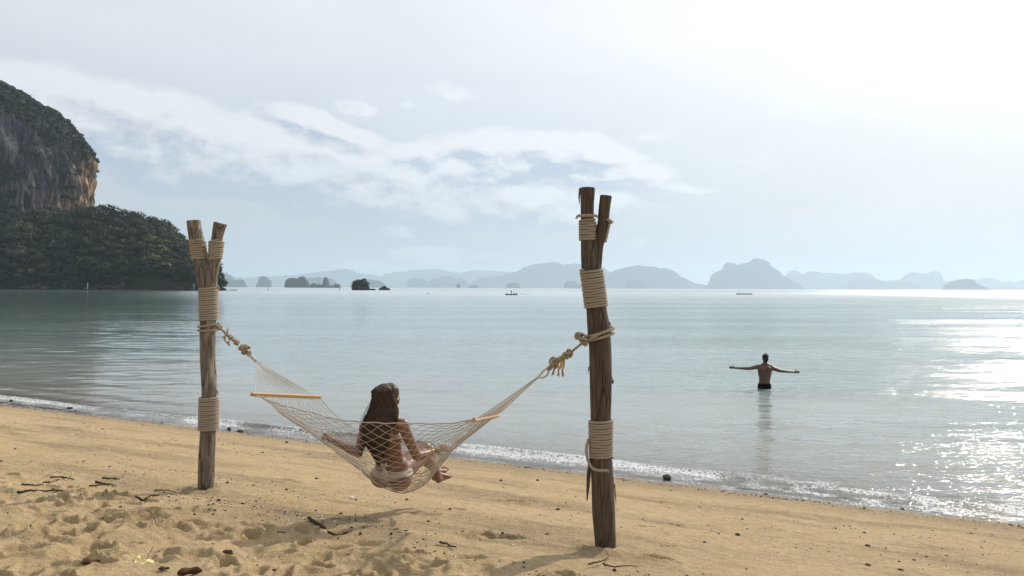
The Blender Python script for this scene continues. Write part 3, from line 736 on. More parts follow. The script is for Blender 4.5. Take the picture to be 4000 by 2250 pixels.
# ------------------------------------------------------------------ far islands and mountains
def ridge(name, prof, D, mat=FARM, rough=1., thick=None, seed=0, kind=None, label=None, cat=None, base=None, group=None):
    """prof: (px, py) outline of the top, left to right; a rounded mass D metres away"""
    D = D * 1.35 if D > 6000 else D
    pr = np.array(prof, float); n = int(max(24, (pr[-1, 0] - pr[0, 0]) / 2.2)); px = np.linspace(pr[0, 0], pr[-1, 0], n)
    py = np.interp(px, pr[:, 0], pr[:, 1]); hh = (hz_line(px) - py) / F * D + ZC
    rn = (fbm(px * .09, seed, 0, 5, seed + 3, .7) - .5) * 6.5 * rough * D / F
    hh = hh + rn * np.clip(hh / (6 * D / F), 0, 1)
    x = (px - 2000) / F * D; W = (x[-1] - x[0]); th = min(thick or W * .3, D * .009); nv = 21; v = np.linspace(-1, 1, nv)
    prof_v = np.sqrt(np.clip(1 - np.abs(v) ** 2.6, 0, 1)); 
    X = np.repeat(x[None], nv, 0); Yg = D + v[:, None] * th * (.6 + .4 * np.sin(np.linspace(0, math.pi, n)))[None] + np.zeros_like(X)
    X = X * (Yg / D)**0
    Z = hh[None] * prof_v[:, None] * (1 + .10 * (fbm(X / D * 160, v[:, None] * 3 + 0 * X, 0, 3, seed + 9) - .5) * (1 - np.abs(prof_v[:, None] - .98) * 0) * (prof_v[:, None] < .97)) - 2
    o = mesh_np(name, np.stack([X, Yg, Z], -1), grid_faces(nv, n), mat); tagit(o, label, cat, group, kind); return o
S8 = lambda z, ox, oy, sc: (ox + z[0] / sc, oy + z[1] / sc)
def conv(pts, ox, oy, sc): return [(ox + a / sc, oy + b / sc) for a, b in pts]
A_ = lambda pts: conv(pts, 800, 1000, 3.22); B_ = lambda pts: conv(pts, 1500, 1000, 2.862); D_ = lambda pts: conv(pts, 2300, 980, 1.515)
ridge('island', A_([(-30, 385), (60, 230), (120, 190), (175, 175), (230, 208), (265, 203), (300, 225), (350, 260), (375, 290), (392, 330), (400, 390)]), 9000, seed=1, kind='structure')
ridge('island', A_([(150, 390), (180, 330), (240, 290), (300, 280), (350, 296), (395, 310), (430, 296), (475, 294), (500, 318), (528, 390)]), 7000, seed=2, kind='structure')
ridge('island', A_([(655, 390), (660, 355), (680, 320), (692, 262), (705, 250), (725, 252), (745, 247), (775, 262), (800, 280), (828, 300), (833, 390)]), 6800, seed=3, thick=180,
      label='lone flat-topped blue islet with steep sides behind a thin marker post', cat='island', rough=.5)
ridge('island', A_([(1013, 388), (1014, 320), (1022, 295), (1060, 277), (1110, 268), (1165, 282), (1190, 262), (1222, 250), (1250, 256), (1280, 285), (1300, 320), (1315, 388)]), 4200, seed=4, thick=110,
      label='largest dark slate karst islet with two humps, left of the rock pinnacle', cat='island', rough=.7)
ridge('island', A_([(1300, 388), (1310, 370), (1345, 345), (1375, 334), (1400, 345), (1418, 358), (1432, 343), (1448, 350), (1456, 366), (1480, 356), (1497, 345), (1502, 300), (1503, 265), (1515, 257), (1535, 265), (1552, 295), (1555, 350), (1570, 372), (1590, 362), (1612, 362), (1625, 388)]), 4100, seed=5, thick=60,
      label='dark islet with a tall thumb-shaped rock pinnacle and low boulders', cat='island', rough=.4)
ridge('island', A_([(1630, 388), (1632, 345), (1645, 338), (1670, 345), (1695, 355), (1698, 388)]), 4000, seed=6, thick=40, label='small dark square rock islet touching the second pale marker post', cat='island', rough=.3)
ridge('island', A_([(1270, 388), (1290, 280), (1330, 262), (1380, 270), (1430, 262), (1490, 270), (1540, 280), (1590, 276), (1620, 296), (1650, 330), (1668, 388)]), 9500, seed=7, kind='structure')
ridge('island', A_([(1835, 388), (1850, 320), (1900, 300), (2030, 295), (2080, 292), (2130, 305), (2190, 310), (2240, 330), (2265, 355), (2275, 388)]), 8200, seed=8, kind='structure')
ridge('mountains', A_([(330, 380), (370, 262), (450, 268), (520, 282), (600, 268), (680, 262), (800, 258), (900, 248), (1000, 245), (1100, 240), (1200, 228), (1300, 215), (1400, 205), (1500, 190), (1600, 178), (1700, 168), (1760, 160), (1850, 175), (1900, 205), (2000, 222), (2100, 240), (2200, 250), (2300, 262), (2450, 270), (2700, 300), (2900, 388)]), 17000, seed=9, kind='structure')
ridge('mountains', B_([(-60, 352), (0, 200), (60, 195), (150, 170), (230, 178), (300, 155), (380, 148), (480, 150), (580, 142), (680, 160), (740, 175), (850, 186), (950, 165), (1050, 155), (1130, 158), (1250, 165), (1400, 175), (1500, 182), (1700, 190), (1900, 352)]), 17500, seed=10, kind='structure')
ridge('island', B_([(240, 352), (250, 310), (262, 270), (300, 250), (350, 243), (390, 262), (420, 252), (450, 262), (480, 290), (510, 275), (560, 242), (600, 240), (660, 225), (730, 222), (790, 240), (810, 262), (865, 240), (910, 262), (950, 300), (965, 352)]), 12500, seed=11, kind='structure')
ridge('island', B_([(940, 352), (975, 310), (1000, 270), (1050, 245), (1120, 230), (1180, 238), (1240, 220), (1330, 225), (1340, 200), (1400, 190), (1500, 170), (1540, 130), (1620, 108), (1700, 85), (1780, 80), (1860, 68), (1930, 66), (1980, 88), (2010, 98), (2110, 80), (2180, 85), (2260, 110), (2380, 115), (2450, 118), (2500, 160), (2540, 185), (2640, 352)]), 13500, seed=12, kind='structure')
ridge('island', D_([(60, 222), (100, 150), (130, 125), (180, 105), (240, 92), (290, 84), (340, 92), (390, 90), (420, 102), (450, 98), (485, 112), (510, 125), (550, 155), (600, 178), (650, 195), (720, 205), (760, 222)]), 12000, seed=13, kind='structure')
ridge('island', D_([(690, 224), (715, 180), (720, 155), (740, 128), (790, 110), (800, 80), (820, 67), (850, 70), (875, 82), (905, 74), (940, 70), (962, 55), (975, 43), (1010, 42), (1040, 52), (1065, 68), (1070, 85), (1095, 102), (1120, 112), (1145, 140), (1165, 155), (1200, 170), (1225, 190), (1255, 205), (1270, 226)]), 11500, seed=14, kind='structure')
ridge('mountains', D_([(1100, 226), (1160, 150), (1190, 118), (1215, 115), (1240, 125), (1270, 140), (1300, 120), (1345, 122), (1380, 132), (1440, 128), (1520, 138), (1560, 128), (1630, 127), (1660, 135), (1690, 160), (1740, 178), (1800, 175), (1850, 165), (1880, 140), (1910, 126), (1960, 132), (2000, 134), (2030, 118), (2060, 118), (2080, 130), (2092, 165), (2100, 228)]), 15500, seed=15, kind='structure')
ridge('island', D_([(1510, 226), (1535, 190), (1570, 172), (1620, 168), (1680, 172), (1750, 182), (1830, 178), (1900, 190), (1960, 205), (2010, 228)]), 13500, seed=16, kind='structure')
ridge('island', D_([(2090, 229), (2110, 200), (2140, 182), (2180, 170), (2240, 165), (2270, 170), (2290, 190), (2330, 210), (2375, 229)]), 9500, seed=17, label='rounded blue island low on the horizon near the right edge', cat='island')
ridge('mountains', D_([(2060, 229), (2110, 178), (2200, 180), (2300, 168), (2340, 158), (2390, 162), (2440, 182), (2480, 178), (2520, 190), (2560, 172), (2640, 165), (2700, 180), (2900, 232)]), 17000, seed=18, kind='structure')
ridge('island', D_([(210, 222), (218, 190), (240, 175), (290, 168), (330, 178), (350, 200), (356, 222)]), 10500, seed=19, kind='structure')
ridge('island', B_([(814, 352), (815, 325), (825, 312), (845, 312), (850, 325), (850, 352)]), 6500, seed=20, thick=40, label='tiny dark mushroom-shaped rock islet left of the fishing boat', cat='island', rough=.3)
ridge('island', B_([(938, 352), (945, 335), (980, 330), (1010, 318), (1055, 318), (1056, 352)]), 8500, seed=21, thick=60, label='small low blue islet stepping up to the right, left of the fishing boat', cat='island', rough=.4)
ridge('island', B_([(1358, 354), (1368, 320), (1390, 300), (1440, 296), (1500, 298), (1520, 320), (1523, 354)]), 8600, seed=22, thick=120, label='dome-shaped blue islet straight behind the fishing boat', cat='island', rough=.4)
ridge('island', B_([(2010, 356), (2020, 300), (2040, 280), (2100, 282), (2140, 284), (2160, 305), (2200, 310), (2280, 356)]), 9200, seed=23, thick=120, label='blue islet just left of the right-hand post on the horizon', cat='island', rough=.5)
ridge('mountains', [(830, 1117), (1100, 1114), (1700, 1117), (2300, 1119), (2750, 1120), (2900, 1121), (3150, 1120), (3260, 1117), (3400, 1123), (3700, 1124), (4300, 1124), (4500, 1140)], 14500, seed=24, kind='structure', rough=.25)

# wooded islet and its small neighbour
def islet(loc, rocks, blobs, per, size, label, tint, seed):
    e = empty('islet', loc, label, 'islet'); mb = MB(); L = Vector(loc)
    for k, (dx, dy, dz, rx, ry, rz) in enumerate(rocks): rock_blob(mb, tuple(L + Vector((dx, dy, dz))), (rx, ry, rz), seed + k, amp=.5, fr=2.)
    mb.build('rock', SEAROCK, e, smooth=False)
    cs = np.array([tuple(L + Vector(b[:3])) for b in blobs]); rs = np.array([b[3] for b in blobs])
    V, Fq, tt = leaf_cloud(cs, rs, per, size, np.full(len(cs), tint) + np.array([b[4] for b in blobs]), seed); leaf_obj('bushes', V, Fq, tt, e)
YI = 740.; ip = Wp(1410, 1133.5); YI = ip.y; k_ = YI / F     # metres per pixel there
islet((ip.x, YI, 0), [(-12 * k_, 0, 7 * k_, 24 * k_, 14 * k_, 18 * k_), (14 * k_, 0, 4 * k_, 22 * k_, 12 * k_, 14 * k_), (34 * k_, 0, 1 * k_, 14 * k_, 8 * k_, 5 * k_), (46 * k_, 0, 1 * k_, 12 * k_, 5 * k_, 5 * k_), (-20 * k_, 0, 18 * k_, 14 * k_, 9 * k_, 16 * k_), (0, 0, 20 * k_, 18 * k_, 9 * k_, 14 * k_)],
      [(-22 * k_, -1, 30 * k_, 9 * k_, 0), (-10 * k_, -1, 34 * k_, 10 * k_, 0), (2 * k_, -1, 34 * k_, 10 * k_, .05), (13 * k_, -1, 38 * k_, 10 * k_, .1), (20 * k_, -1, 28 * k_, 9 * k_, .2), (28 * k_, -1, 25 * k_, 7 * k_, .1), (-24 * k_, -1, 20 * k_, 6 * k_, -.1), (14 * k_, -2, 22 * k_, 10 * k_, 0), (-4 * k_, -3, 24 * k_, 10 * k_, -.15), (-14 * k_, -3, 20 * k_, 9 * k_, -.2), (24 * k_, -1, 17 * k_, 6 * k_, -.05)], 260, .5,
      'near rocky islet capped with green bushes and a low rock tail on its right', .62, 3)
ip = Wp(1502, 1133.5)
islet((ip.x, ip.y, 0), [(0, 0, 2 * k_, 20 * k_, 8 * k_, 9 * k_), (-2 * k_, 0, 5 * k_, 12 * k_, 7 * k_, 10 * k_), (10 * k_, 0, 1 * k_, 12 * k_, 6 * k_, 5 * k_)], [(0, -1, 14 * k_, 4 * k_, 0), (4 * k_, -1, 13 * k_, 4 * k_, .2)], 90, .5, 'small triangular dark rock islet with a dry scrub top, right of the bushy one', .8, 40)
# ------------------------------------------------------------------ haze
def build_haze():
    x0, x1, y0, y1, z0, z1 = -27500, 27500, -6000, 27500, -6, 680
    V = [(x, y, z) for z in (z0, z1) for y in (y0, y1) for x in (x0, x1)]
    mb = MB(); mb.add(V, [[0, 2, 3, 1], [4, 5, 7, 6], [0, 1, 5, 4], [2, 6, 7, 3], [0, 4, 6, 2], [1, 3, 7, 5]])
    mt = bpy.data.materials.new('haze'); mt.use_nodes = True; n = mt.node_tree.nodes; n.remove(n['Principled BSDF'])
    v = n.new('ShaderNodeVolumePrincipled'); v.inputs['Color'].default_value = (.70, .84, .98, 1); v.inputs['Density'].default_value = HAZE_D; v.inputs['Anisotropy'].default_value = .35
    mt.node_tree.links.new(v.outputs[0], n['Material Output'].inputs['Volume'])
    o = mb.build('haze', mt, smooth=False); tagit(o, kind='stuff')
HAZE_D = 6.8e-5
build_haze()

# ------------------------------------------------------------------ posts
def outline(pts, Y):
    """(y, x left, x right) in the photograph's pixels at distance Y -> centre line and radii"""
    c = []; r = []
    for y, a, b in pts:
        p = P((a + b) / 2, y, Y); c.append(p); r.append((b - a) / 2 / F * Y * .95)
    return c, r
def log_mesh(mb, c, r, seed, groove=.055, step=.011, sides=72, flare=0.):
    cc = resample(c, step); L0 = np.concatenate([[0], np.cumsum([ (Vector(c[i + 1]) - Vector(c[i])).length for i in range(len(c) - 1)])])
    L1 = np.concatenate([[0], np.cumsum(np.linalg.norm(np.diff(cc, axis=0), axis=1))]); rr = np.interp(L1 / L1[-1], L0 / L0[-1], r)
    k = np.ones(3) / 3
    for _ in range(8): cc[1:-1] = (cc[:-2] + cc[1:-1] * 2 + cc[2:]) / 4; rr[1:-1] = (rr[:-2] + rr[1:-1] * 2 + rr[2:]) / 4
    n = len(cc); ph = (np.arange(sides) * 2 * math.pi / sides)[None]; z = L1[:, None]
    cx_, sx_ = np.cos(ph), np.sin(ph)
    g = (fbm(cx_ * 1.3 + 5 + 0 * z, sx_ * 1.3 + 0 * z, z * 1.6 + seed, 3, seed) - .5) * .26
    g += (fbm(cx_ * 4.5 + 5 + 0 * z, sx_ * 4.5 + 0 * z, z * .9 + seed, 3, seed + 4) - .5) * .17
    ridge_ = np.abs(vn(cx_ * 5 + 2 + .8 * vn(z * 2, 3, 0, 1), sx_ * 5 + 0 * z, z * .55 + seed, seed + 8) - .5) * 2
    g += -groove * 1.6 * (1 - sstep(ridge_, 0, .10))
    kn = np.zeros_like(g)
    rs = np.random.default_rng(seed)
    for _ in range(int(2 + L1[-1] * 3)):
        a, h = rs.uniform(0, 6.28), rs.uniform(0, L1[-1]); da = np.angle(np.exp(1j * (ph - a))); q = np.sqrt((da / .35) ** 2 + ((z - h) / .04) ** 2); kn += .10 * np.exp(-q ** 2) - .10 * np.exp(-(q / .45) ** 2)
    prof = 1 + g + kn
    p, T, N, B = frames(cc)
    V = p[:, None] + (rr[:, None] * prof)[..., None] * (np.cos(ph)[..., None] * N[:, None] + np.sin(ph)[..., None] * B[:, None])
    top = V[-1].mean(0); rim = V[-1]
    f = grid_faces(n, sides, True).tolist(); V = V.reshape(-1, 3)
    f.append(list(range(sides))[::-1]); b0 = (n - 1) * sides; f.append([b0 + q for q in range(sides)])
    mb.add(V, f); return cc, rr
def helix(a, b, ra, rb, turns, ph0=0., tilt=0., n=26):
    a, b = Vector(a), Vector(b); ax = (b - a).normalized(); ax2 = ax
    Nn = ax.cross(Vector((0, 1, 0))).normalized(); Bn = ax.cross(Nn); out = []
    for i in range(int(turns * n) + 1):
        t = i / (turns * n); q = ph0 + 2 * math.pi * turns * t
        out.append(a.lerp(b, t) + (Nn * math.cos(q) + Bn * math.sin(q)) * (ra + (rb - ra) * t) + ax * (tilt * math.cos(q + .3)) + ax * .0012 * math.sin(i * .37))
    return out
RR = .0102
def wrap(Y, y0, y1, xl0, xr0, xl1, xr1, parent, ph0=0., tilt=0., RR=.0099):
    """rope wound round a limb from row y0 (bottom) up to y1; the x are the outer edges of the winding"""
    a, b = P((xl0 + xr0) / 2, y0, Y), P((xl1 + xr1) / 2, y1, Y); k = Y / F
    ra, rb = (xr0 - xl0) / 2 * k - RR, (xr1 - xl1) / 2 * k - RR; L = (b - a).length; turns = L / (RR * 1.94)
    mb = MB(); rope(mb, helix(a, b, ra, rb, turns, ph0, tilt), RR); return mb.build('rope_wrap', ROPE, parent)
def stub(pts, mat, parent, name='rope_end', fray=True, r=RR):
    mb = MB(); pts = smooth_path(pts, 8); rope(mb, pts, r)
    if fray:
        e = pts[-1]; d = (pts[-1] - pts[-3]).normalized()
        for _ in range(26):
            q = d + Vector([random.uniform(-.5, .5) for _ in range(3)]); tube(mb, [e - d * .004, e + q * .012, e + q * .022 + Vector((0, 0, -.006))], [.0018, .0014, .0006], 4)
    return mb.build(name, mat, parent)

YL, YR = 6.78, 5.30
# --- left post
bl = P(802, 1908, YL)
postL = empty('hammock_post', (bl.x, YL, bl.z), 'left forked driftwood post, paler, standing farther from the camera on the open sand', 'post', 'two forked posts holding the hammock')
LT = [(2000, 772, 836), (1908, 772, 834), (1781, 775, 841), (1685, 781, 845), (1600, 784, 847), (1540, 787, 849), (1467, 785, 848), (1395, 781, 842), (1298, 780, 841), (1255, 783, 845), (1193, 784, 847), (1118, 776, 850), (1084, 768, 846), (1053, 762, 838), (1020, 756, 812), (985, 748, 804), (960, 743, 805), (925, 738, 795), (895, 733, 786), (861, 730, 783)]
LB = [(1200, 800, 846), (1118, 800, 849), (1084, 799, 850), (1053, 806, 855), (1020, 815, 861), (985, 818, 866), (960, 819, 868), (930, 826, 869), (900, 829, 876), (871, 833, 887)]
RT = [(2215, 2326, 2414), (2130, 2323, 2410), (2014, 2313, 2406), (1890, 2309, 2398), (1786, 2304, 2391), (1621, 2304, 2389), (1489, 2301, 2391), (1360, 2299, 2388), (1262, 2292, 2381), (1231, 2291, 2374), (1204, 2290, 2370), (1120, 2280, 2362), (1041, 2270, 2349), (1003, 2268, 2340), (950, 2267, 2326), (925, 2267, 2326), (840, 2266, 2320), (790, 2265, 2321), (733, 2263, 2326)]
RB = [(1150, 2300, 2362), (1060, 2298, 2350), (1010, 2304, 2354), (960, 2316, 2358), (900, 2331, 2376), (850, 2336, 2381), (800, 2341, 2387), (764, 2344, 2393)]
def build_post(Y, A, Bp, mat, par, seed):
    mb = MB(); c, r = outline(A, Y); log_mesh(mb, c, r, seed); c, r = outline(Bp, Y + .0); log_mesh(mb, c, r, seed + 30)
    return fuse(mb, 'trunk', .0062, mat, par, 1, .4)
build_post(YL, LT, LB, WOOD_L, postL, 3)
wrap(YL, 1677, 1552, 774, 856, 777, 857, postL)
wrap(YL, 1250, 1124, 778, 853, 775, 852, postL)
wrap(YL, 1010, 938, 748, 812, 736, 803, postL, tilt=.008)
wrap(YL, 1014, 942, 814, 868, 815, 877, postL, tilt=-.012)
stub([P(856, 1130, YL - .04), P(851, 1120, YL - .06), P(842, 1116, YL - .07)], ROPE, postL)
stub([P(792, 941, YL - .07), P(780, 935, YL - .09), P(770, 937, YL - .09)], ROPE, postL)
# --- right post
br = P(2367, 2130, YR)
postR = empty('hammock_post', (br.x, YR, br.z), 'right forked driftwood post, taller and darker brown, nearest the camera', 'post', 'two forked posts holding the hammock')
build_post(YR, RT, RB, WOOD_R, postR, 17)
wrap(YR, 1782, 1640, 2299, 2396, 2297, 2397, postR, RR=.0093)
wrap(YR, 1197, 1052, 2281, 2377, 2262, 2357, postR, tilt=.004, RR=.0093)
wrap(YR, 937, 860, 2260, 2329, 2259, 2331, postR, RR=.0093)
wrap(YR + .03, 952, 872, 2310, 2369, 2328, 2387, postR, tilt=-.022, RR=.0093)
stub([P(2331, 846, YR - .05), P(2322, 842, YR - .075), P(2295, 842, YR - .085), P(2270, 843, YR - .07), P(2262, 842, YR - .03), P(2256, 845, YR)], ROPE, postR)
stub([P(2372, 858, YR - .03), P(2382, 861, YR - .04), P(2388, 865, YR - .02)], ROPE, postR)
stub([P(2300, 1715, YR - .03), P(2292, 1740, YR - .03), P(2291, 1770, YR - .04), P(2299, 1805, YR - .07), P(2315, 1830, YR - .10), P(2340, 1838, YR - .11), P(2364, 1838, YR - .10)], ROPE, postR)
# splinters and hanging strips of bark
def splinter(parent, pts, w, mat, Y):
    mb = MB(); p = [P(x, y, Y) for x, y in pts]; tube(mb, p, [w, w * 1.2, w, w * .35] if len(p) == 4 else [w] * (len(p) - 1) + [w * .2], 5); mb.build('splinter', mat, parent, smooth=False)
splinter(postR, [(2308, 1790), (2300, 1850), (2297, 1900), (2293, 1955)], .012, WOOD_R, YR)
splinter(postR, [(2388, 1470), (2391, 1490), (2393, 1500), (2398, 1484)], .006, WOOD_R, YR)
splinter(postR, [(2302, 1430), (2299, 1445), (2298, 1458)], .004, WOOD_R, YR)
splinter(postR, [(2400, 1890), (2404, 1940), (2407, 1970)], .004, WOOD_R, YR)
splinter(postR, [(2380, 1258), (2386, 1272), (2389, 1280)], .004, WOOD_R, YR)
splinter(postR, [(2386, 1785), (2395, 1790), (2402, 1796)], .004, WOOD_R, YR - .05)
splinter(postR, [(2265, 735), (2262, 770), (2263, 800)], .006, WOOD_R, YR)
splinter(postL, [(849, 1525), (851, 1535), (852, 1548)], .005, WOOD_L, YL)

# ------------------------------------------------------------------ hammock
hb = P(1540, 1911, 5.9)
ham = empty('hammock', (hb.x, 5.9, 1.42), 'cream knotted rope hammock with wooden spreader bars slung between the two posts', 'hammock')
def knot(mb, c, ax, size, r=.0098):
    c = Vector(c); ax = Vector(ax).normalized(); u = ax.orthogonal().normalized(); v = ax.cross(u); pts = []
    for i in range(61):
        q = 2 * math.pi * 2 * i / 60; R_ = size * (.55 + .38 * math.cos(1.5 * q)); pts.append(c + u * R_ * math.cos(q) + v * R_ * math.sin(q) * .9 + ax * size * .62 * math.sin(1.5 * q))
    rope(mb, pts, r)
def coil(mb, a, b, rad, turns, r=.0075, bulge=0.):
    pts = helix(a, b, rad, rad, turns, 0., 0., 16); rope(mb, pts, r, .035)
# left suspension
loopL = MB()
for (y0, y1, ym) in ((1266, 1278, 1272), (1288, 1291, 1290)):
    c = P(812, ym, YL); pts = []
    for i in range(41):
        q = 2 * math.pi * i / 40; pts.append(c + Vector((math.cos(q) * .079, math.sin(q) * .079, -.010 * math.cos(q + math.pi) * (1 if y0 == 1266 else .1))))
    rope(loopL, pts, .0098)
aL = P(850, 1277, YL - .03)
knot(loopL, P(850, 1272, YL - .05), (1, 0, .2), .026); knot(loopL, P(858, 1280, YL - .05), (1, 0, -.6), .020)
apL = Vector((-2.138, 6.517, P(1001, 1410, 6.517).z))
rope(loopL, [P(856, 1279, 6.74), P(884, 1303, 6.68), P(905, 1325, 6.66)], .0098)
def pl(px, py): t = (px - 856) / (1001 - 856); return P(px, py, 6.74 + (6.517 - 6.74) * t)
coil(loopL, pl(888, 1305), pl(934, 1343), .0125, 4.5, .0095)
knot(loopL, pl(948, 1358), (1, 0, -.8), .032); knot(loopL, pl(962, 1362), (.3, 1, .5), .034); knot(loopL, pl(956, 1374), (1, .2, -.6), .026)
knot(loopL, pl(925, 1338), (1, 0, -.8), .022); knot(loopL, pl(903, 1320), (1, 0, -.6), .019); knot(loopL, pl(975, 1382), (1, 0, -1), .02)
stubp = smooth_path([pl(905, 1318), pl(890, 1308), pl(879, 1312), pl(880, 1330), pl(890, 1340), pl(894, 1332)], 8); rope(loopL, stubp, .008)
loopL.build('tie_rope', TIE, ham)
fr = MB()
def fray(mb, base, d, n, L, spread, drop=.02):
    for _ in range(n):
        q = Vector(d).normalized() + Vector([random.uniform(-spread, spread) for _ in range(3)]); b = Vector(base) + Vector([random.uniform(-.004, .004) for _ in range(3)])
        tube(mb, [b, b + q * L * .5, b + q * L * random.uniform(.8, 1.1) + Vector((0, 0, -drop))], [.0022, .0018, .0008], 4)
fray(fr, pl(884, 1305), (-.5, 0, .5), 24, .035, .6, .0); fray(fr, pl(888, 1300), (.1, 0, 1), 8, .04, .35, 0)
fray(fr, pl(882, 1318), (-1, 0, .1), 14, .028, .5, 0)
fr.build('frayed_end', FRAY, ham)
fr = MB(); fray(fr, pl(893, 1340), (.2, 0, -1), 14, .022, .4, .0); fr.build('frayed_end', FRAY, ham)
sp = MB(); coil(sp, pl(972, 1380), apL, .0105, 9, .007); rope(sp, [pl(968, 1378), apL], .012); sp.build('spliced_loop', WHITE_CORD, ham)
# right suspension
loopR = MB(); yaw = 0
for dz, tl in ((0, .030), (-.030, .026)):
    pts = []; c = P(2345, 1305, YR) + Vector((0, 0, dz))
    for i in range(49):
        q = 2 * math.pi * i / 48; pts.append(c + Vector((math.cos(q) * .089, math.sin(q) * .089, tl * math.cos(q) + .012)))
    rope(loopR, pts, .0105)
kR = P(2278, 1325, YR - .05)
knot(loopR, kR, (1, 0, .5), .034, .0095); knot(loopR, P(2262, 1313, YR - .04), (.3, 1, .5), .028, .0095); knot(loopR, P(2284, 1338, YR - .05), (1, .3, 1), .022, .0095)
rope(loopR, [P(2300, 1328, YR - .06), P(2318, 1318, YR - .085), P(2350, 1300, YR - .1)], .0105)
apR = Vector((.184, 5.485, P(2102, 1474, 5.485).z))
def prr(px, py): t = (2275 - px) / (2275 - 2102); return P(px, py, 5.25 + (5.485 - 5.25) * t)
rope(loopR, [prr(2275, 1340), prr(2232, 1374), prr(2215, 1388)], .0088)
knot(loopR, prr(2224, 1380), (1, 0, .8), .028, .0088); knot(loopR, prr(2212, 1388), (.4, 1, .2), .026, .0088)
coil(loopR, prr(2208, 1390), prr(2172, 1412), .012, 4, .009)
knot(loopR, prr(2166, 1412), (.2, 1, .4), .036, .0088); knot(loopR, prr(2168, 1420), (1, 0, .8), .030, .0088); coil(loopR, prr(2160, 1424), prr(2140, 1444), .010, 3, .009)
loopR.build('tie_rope', TIE, ham)
fr = MB()
for k in range(3):
    b = prr(2196 + k * 4, 1402); rope(fr, [b, b + Vector((-.012 + k * .006, 0, -.05)), prr(2166 + k * 15, 1440 + 4 * (k > 0))], .0058)
    fray(fr, prr(2166 + k * 15, 1438 + 4 * (k > 0)), (-.25 + .2 * k, 0, -1), 24, .048, .16, .0)
fr.build('frayed_tassel', FRAY, ham)
sp = MB(); pts = [prr(2142, 1442)]
q1 = smooth_path([prr(2146, 1440), prr(2128, 1444), prr(2112, 1462), apR], 8); q2 = smooth_path([prr(2142, 1446), prr(2140, 1462), prr(2122, 1474), apR], 8)
for q in (q1, q2): rope(sp, q, .0082, .03)
sp.build('spliced_loop', WHITE_CORD, ham)
# spreader bars
bLn, bLf = Vector((-1.99, 6.0, P(989, 1540, 6.0).z)), P(1246, 1551, 6.73)
bRn, bRf = P(1854, 1639, 5.26), P(1947, 1620, 6.04)
def bar(a, b, up):
    d = (b - a).normalized(); u = (up - d * up.dot(d)).normalized(); w = d.cross(u); mb = MB(); V = []; h, t_ = .0145, .011; ch = .003
    sec = [(-t_ + ch, -h), (t_ - ch, -h), (t_, -h + ch), (t_, h - ch), (t_ - ch, h), (-t_ + ch, h), (-t_, h - ch), (-t_, -h + ch)]
    A = a - d * .02; B_2 = b + d * .02
    for s_, sc in ((A, .8), (A + d * .003, 1), (B_2 - d * .003, 1), (B_2, .8)):
        V += [s_ + w * x * sc + u * y * sc for x, y in sec]
    f = grid_faces(4, 8, True).tolist() + [list(range(8))[::-1], list(range(24, 32))]; mb.add(V, f); return mb
bar(bLn, bLf, Vector((.4, -.1, 1))).build('spreader_bar', BAR, ham, smooth=False)
bar(bRn, bRf, Vector((-.5, 0, 1))).build('spreader_bar', BAR, ham, smooth=False)
def fan(ap, a, b, n, mat):
    mb = MB()
    for k in range(n):
        e = a.lerp(b, (k + .5) / n); q = ap + Vector([random.uniform(-.006, .006) for _ in range(3)]); m_ = q.lerp(e, .5) + Vector((0, 0, -random.uniform(0, .006)))
        for s_ in (-1, 1): tube(mb, smooth_path([q, m_ + Vector((.0015 * s_, 0, .001 * s_)), e], 4), .0019, 5)
        tube(mb, [e + Vector((0, 0, .012)), e - Vector((0, 0, .026))], .0026, 5)
    mb.build('fan_cords', mat, ham)
fan(apL, bLn, bLf, 20, WHITE_CORD); fan(apR, bRn, bRf, 20, WHITE_CORD)
# net
def curve_u(pts, us):
    p = np.array([tuple(q) for q in smooth_path(pts, 10)]); L = np.concatenate([[0], np.cumsum(np.linalg.norm(np.diff(p, axis=0), axis=1))]); L /= L[-1]
    return np.stack([np.interp(us, L, p[:, k]) for k in range(3)], 1)
NU, NV = 32, 46; us = np.linspace(0, 1, NU + 1)
CN = curve_u([bLn, P(1100, 1581, 5.88), P(1230, 1615, 5.77), P(1320, 1639, 5.69), P(1450, 1651, 5.57), P(1560, 1654, 5.49), P(1650, 1655, 5.42), P(1750, 1654, 5.35), bRn], us)
CM = curve_u([(bLn + bLf) / 2, P(1143, 1632, 6.22), P(1226, 1694, 6.12), P(1337, 1785, 6.02), P(1402, 1831, 5.92), P(1458, 1881, 5.84), P(1530, 1912, 5.80), P(1600, 1904, 5.80), P(1652, 1868, 5.81), P(1695, 1812, 5.83), P(1757, 1750, 5.78), P(1850, 1680, 5.70), (bRn + bRf) / 2], us)
CF = curve_u([bLf, P(1320, 1631, 6.62), P(1392, 1688, 6.52), P(1480, 1765, 6.40), P(1560, 1822, 6.30), P(1640, 1852, 6.22), P(1705, 1806, 6.15), P(1775, 1736, 6.10), P(1862, 1672, 6.06), bRf], us)
def net_pt(i, v):
    n, m_, f = CN[i], CM[i], CF[i]; a = 2 * (v - .5) * (v - 1); b = -4 * v * (v - 1); c = 2 * v * (v - .5); q = n * a + m_ * b + f * c
    w = math.sin(math.pi * i / NU); return q + np.array([0, 0, 0.])
def net_node(i, j):
    v = j / NV; return Vector(net_pt(i, v)) + Vector([.011 * (float(vn(i * 1.7 + q * 31, j * 1.9, 0, 5)) - .5) for q in range(3)])
mb = MB(); kn_ = MB()
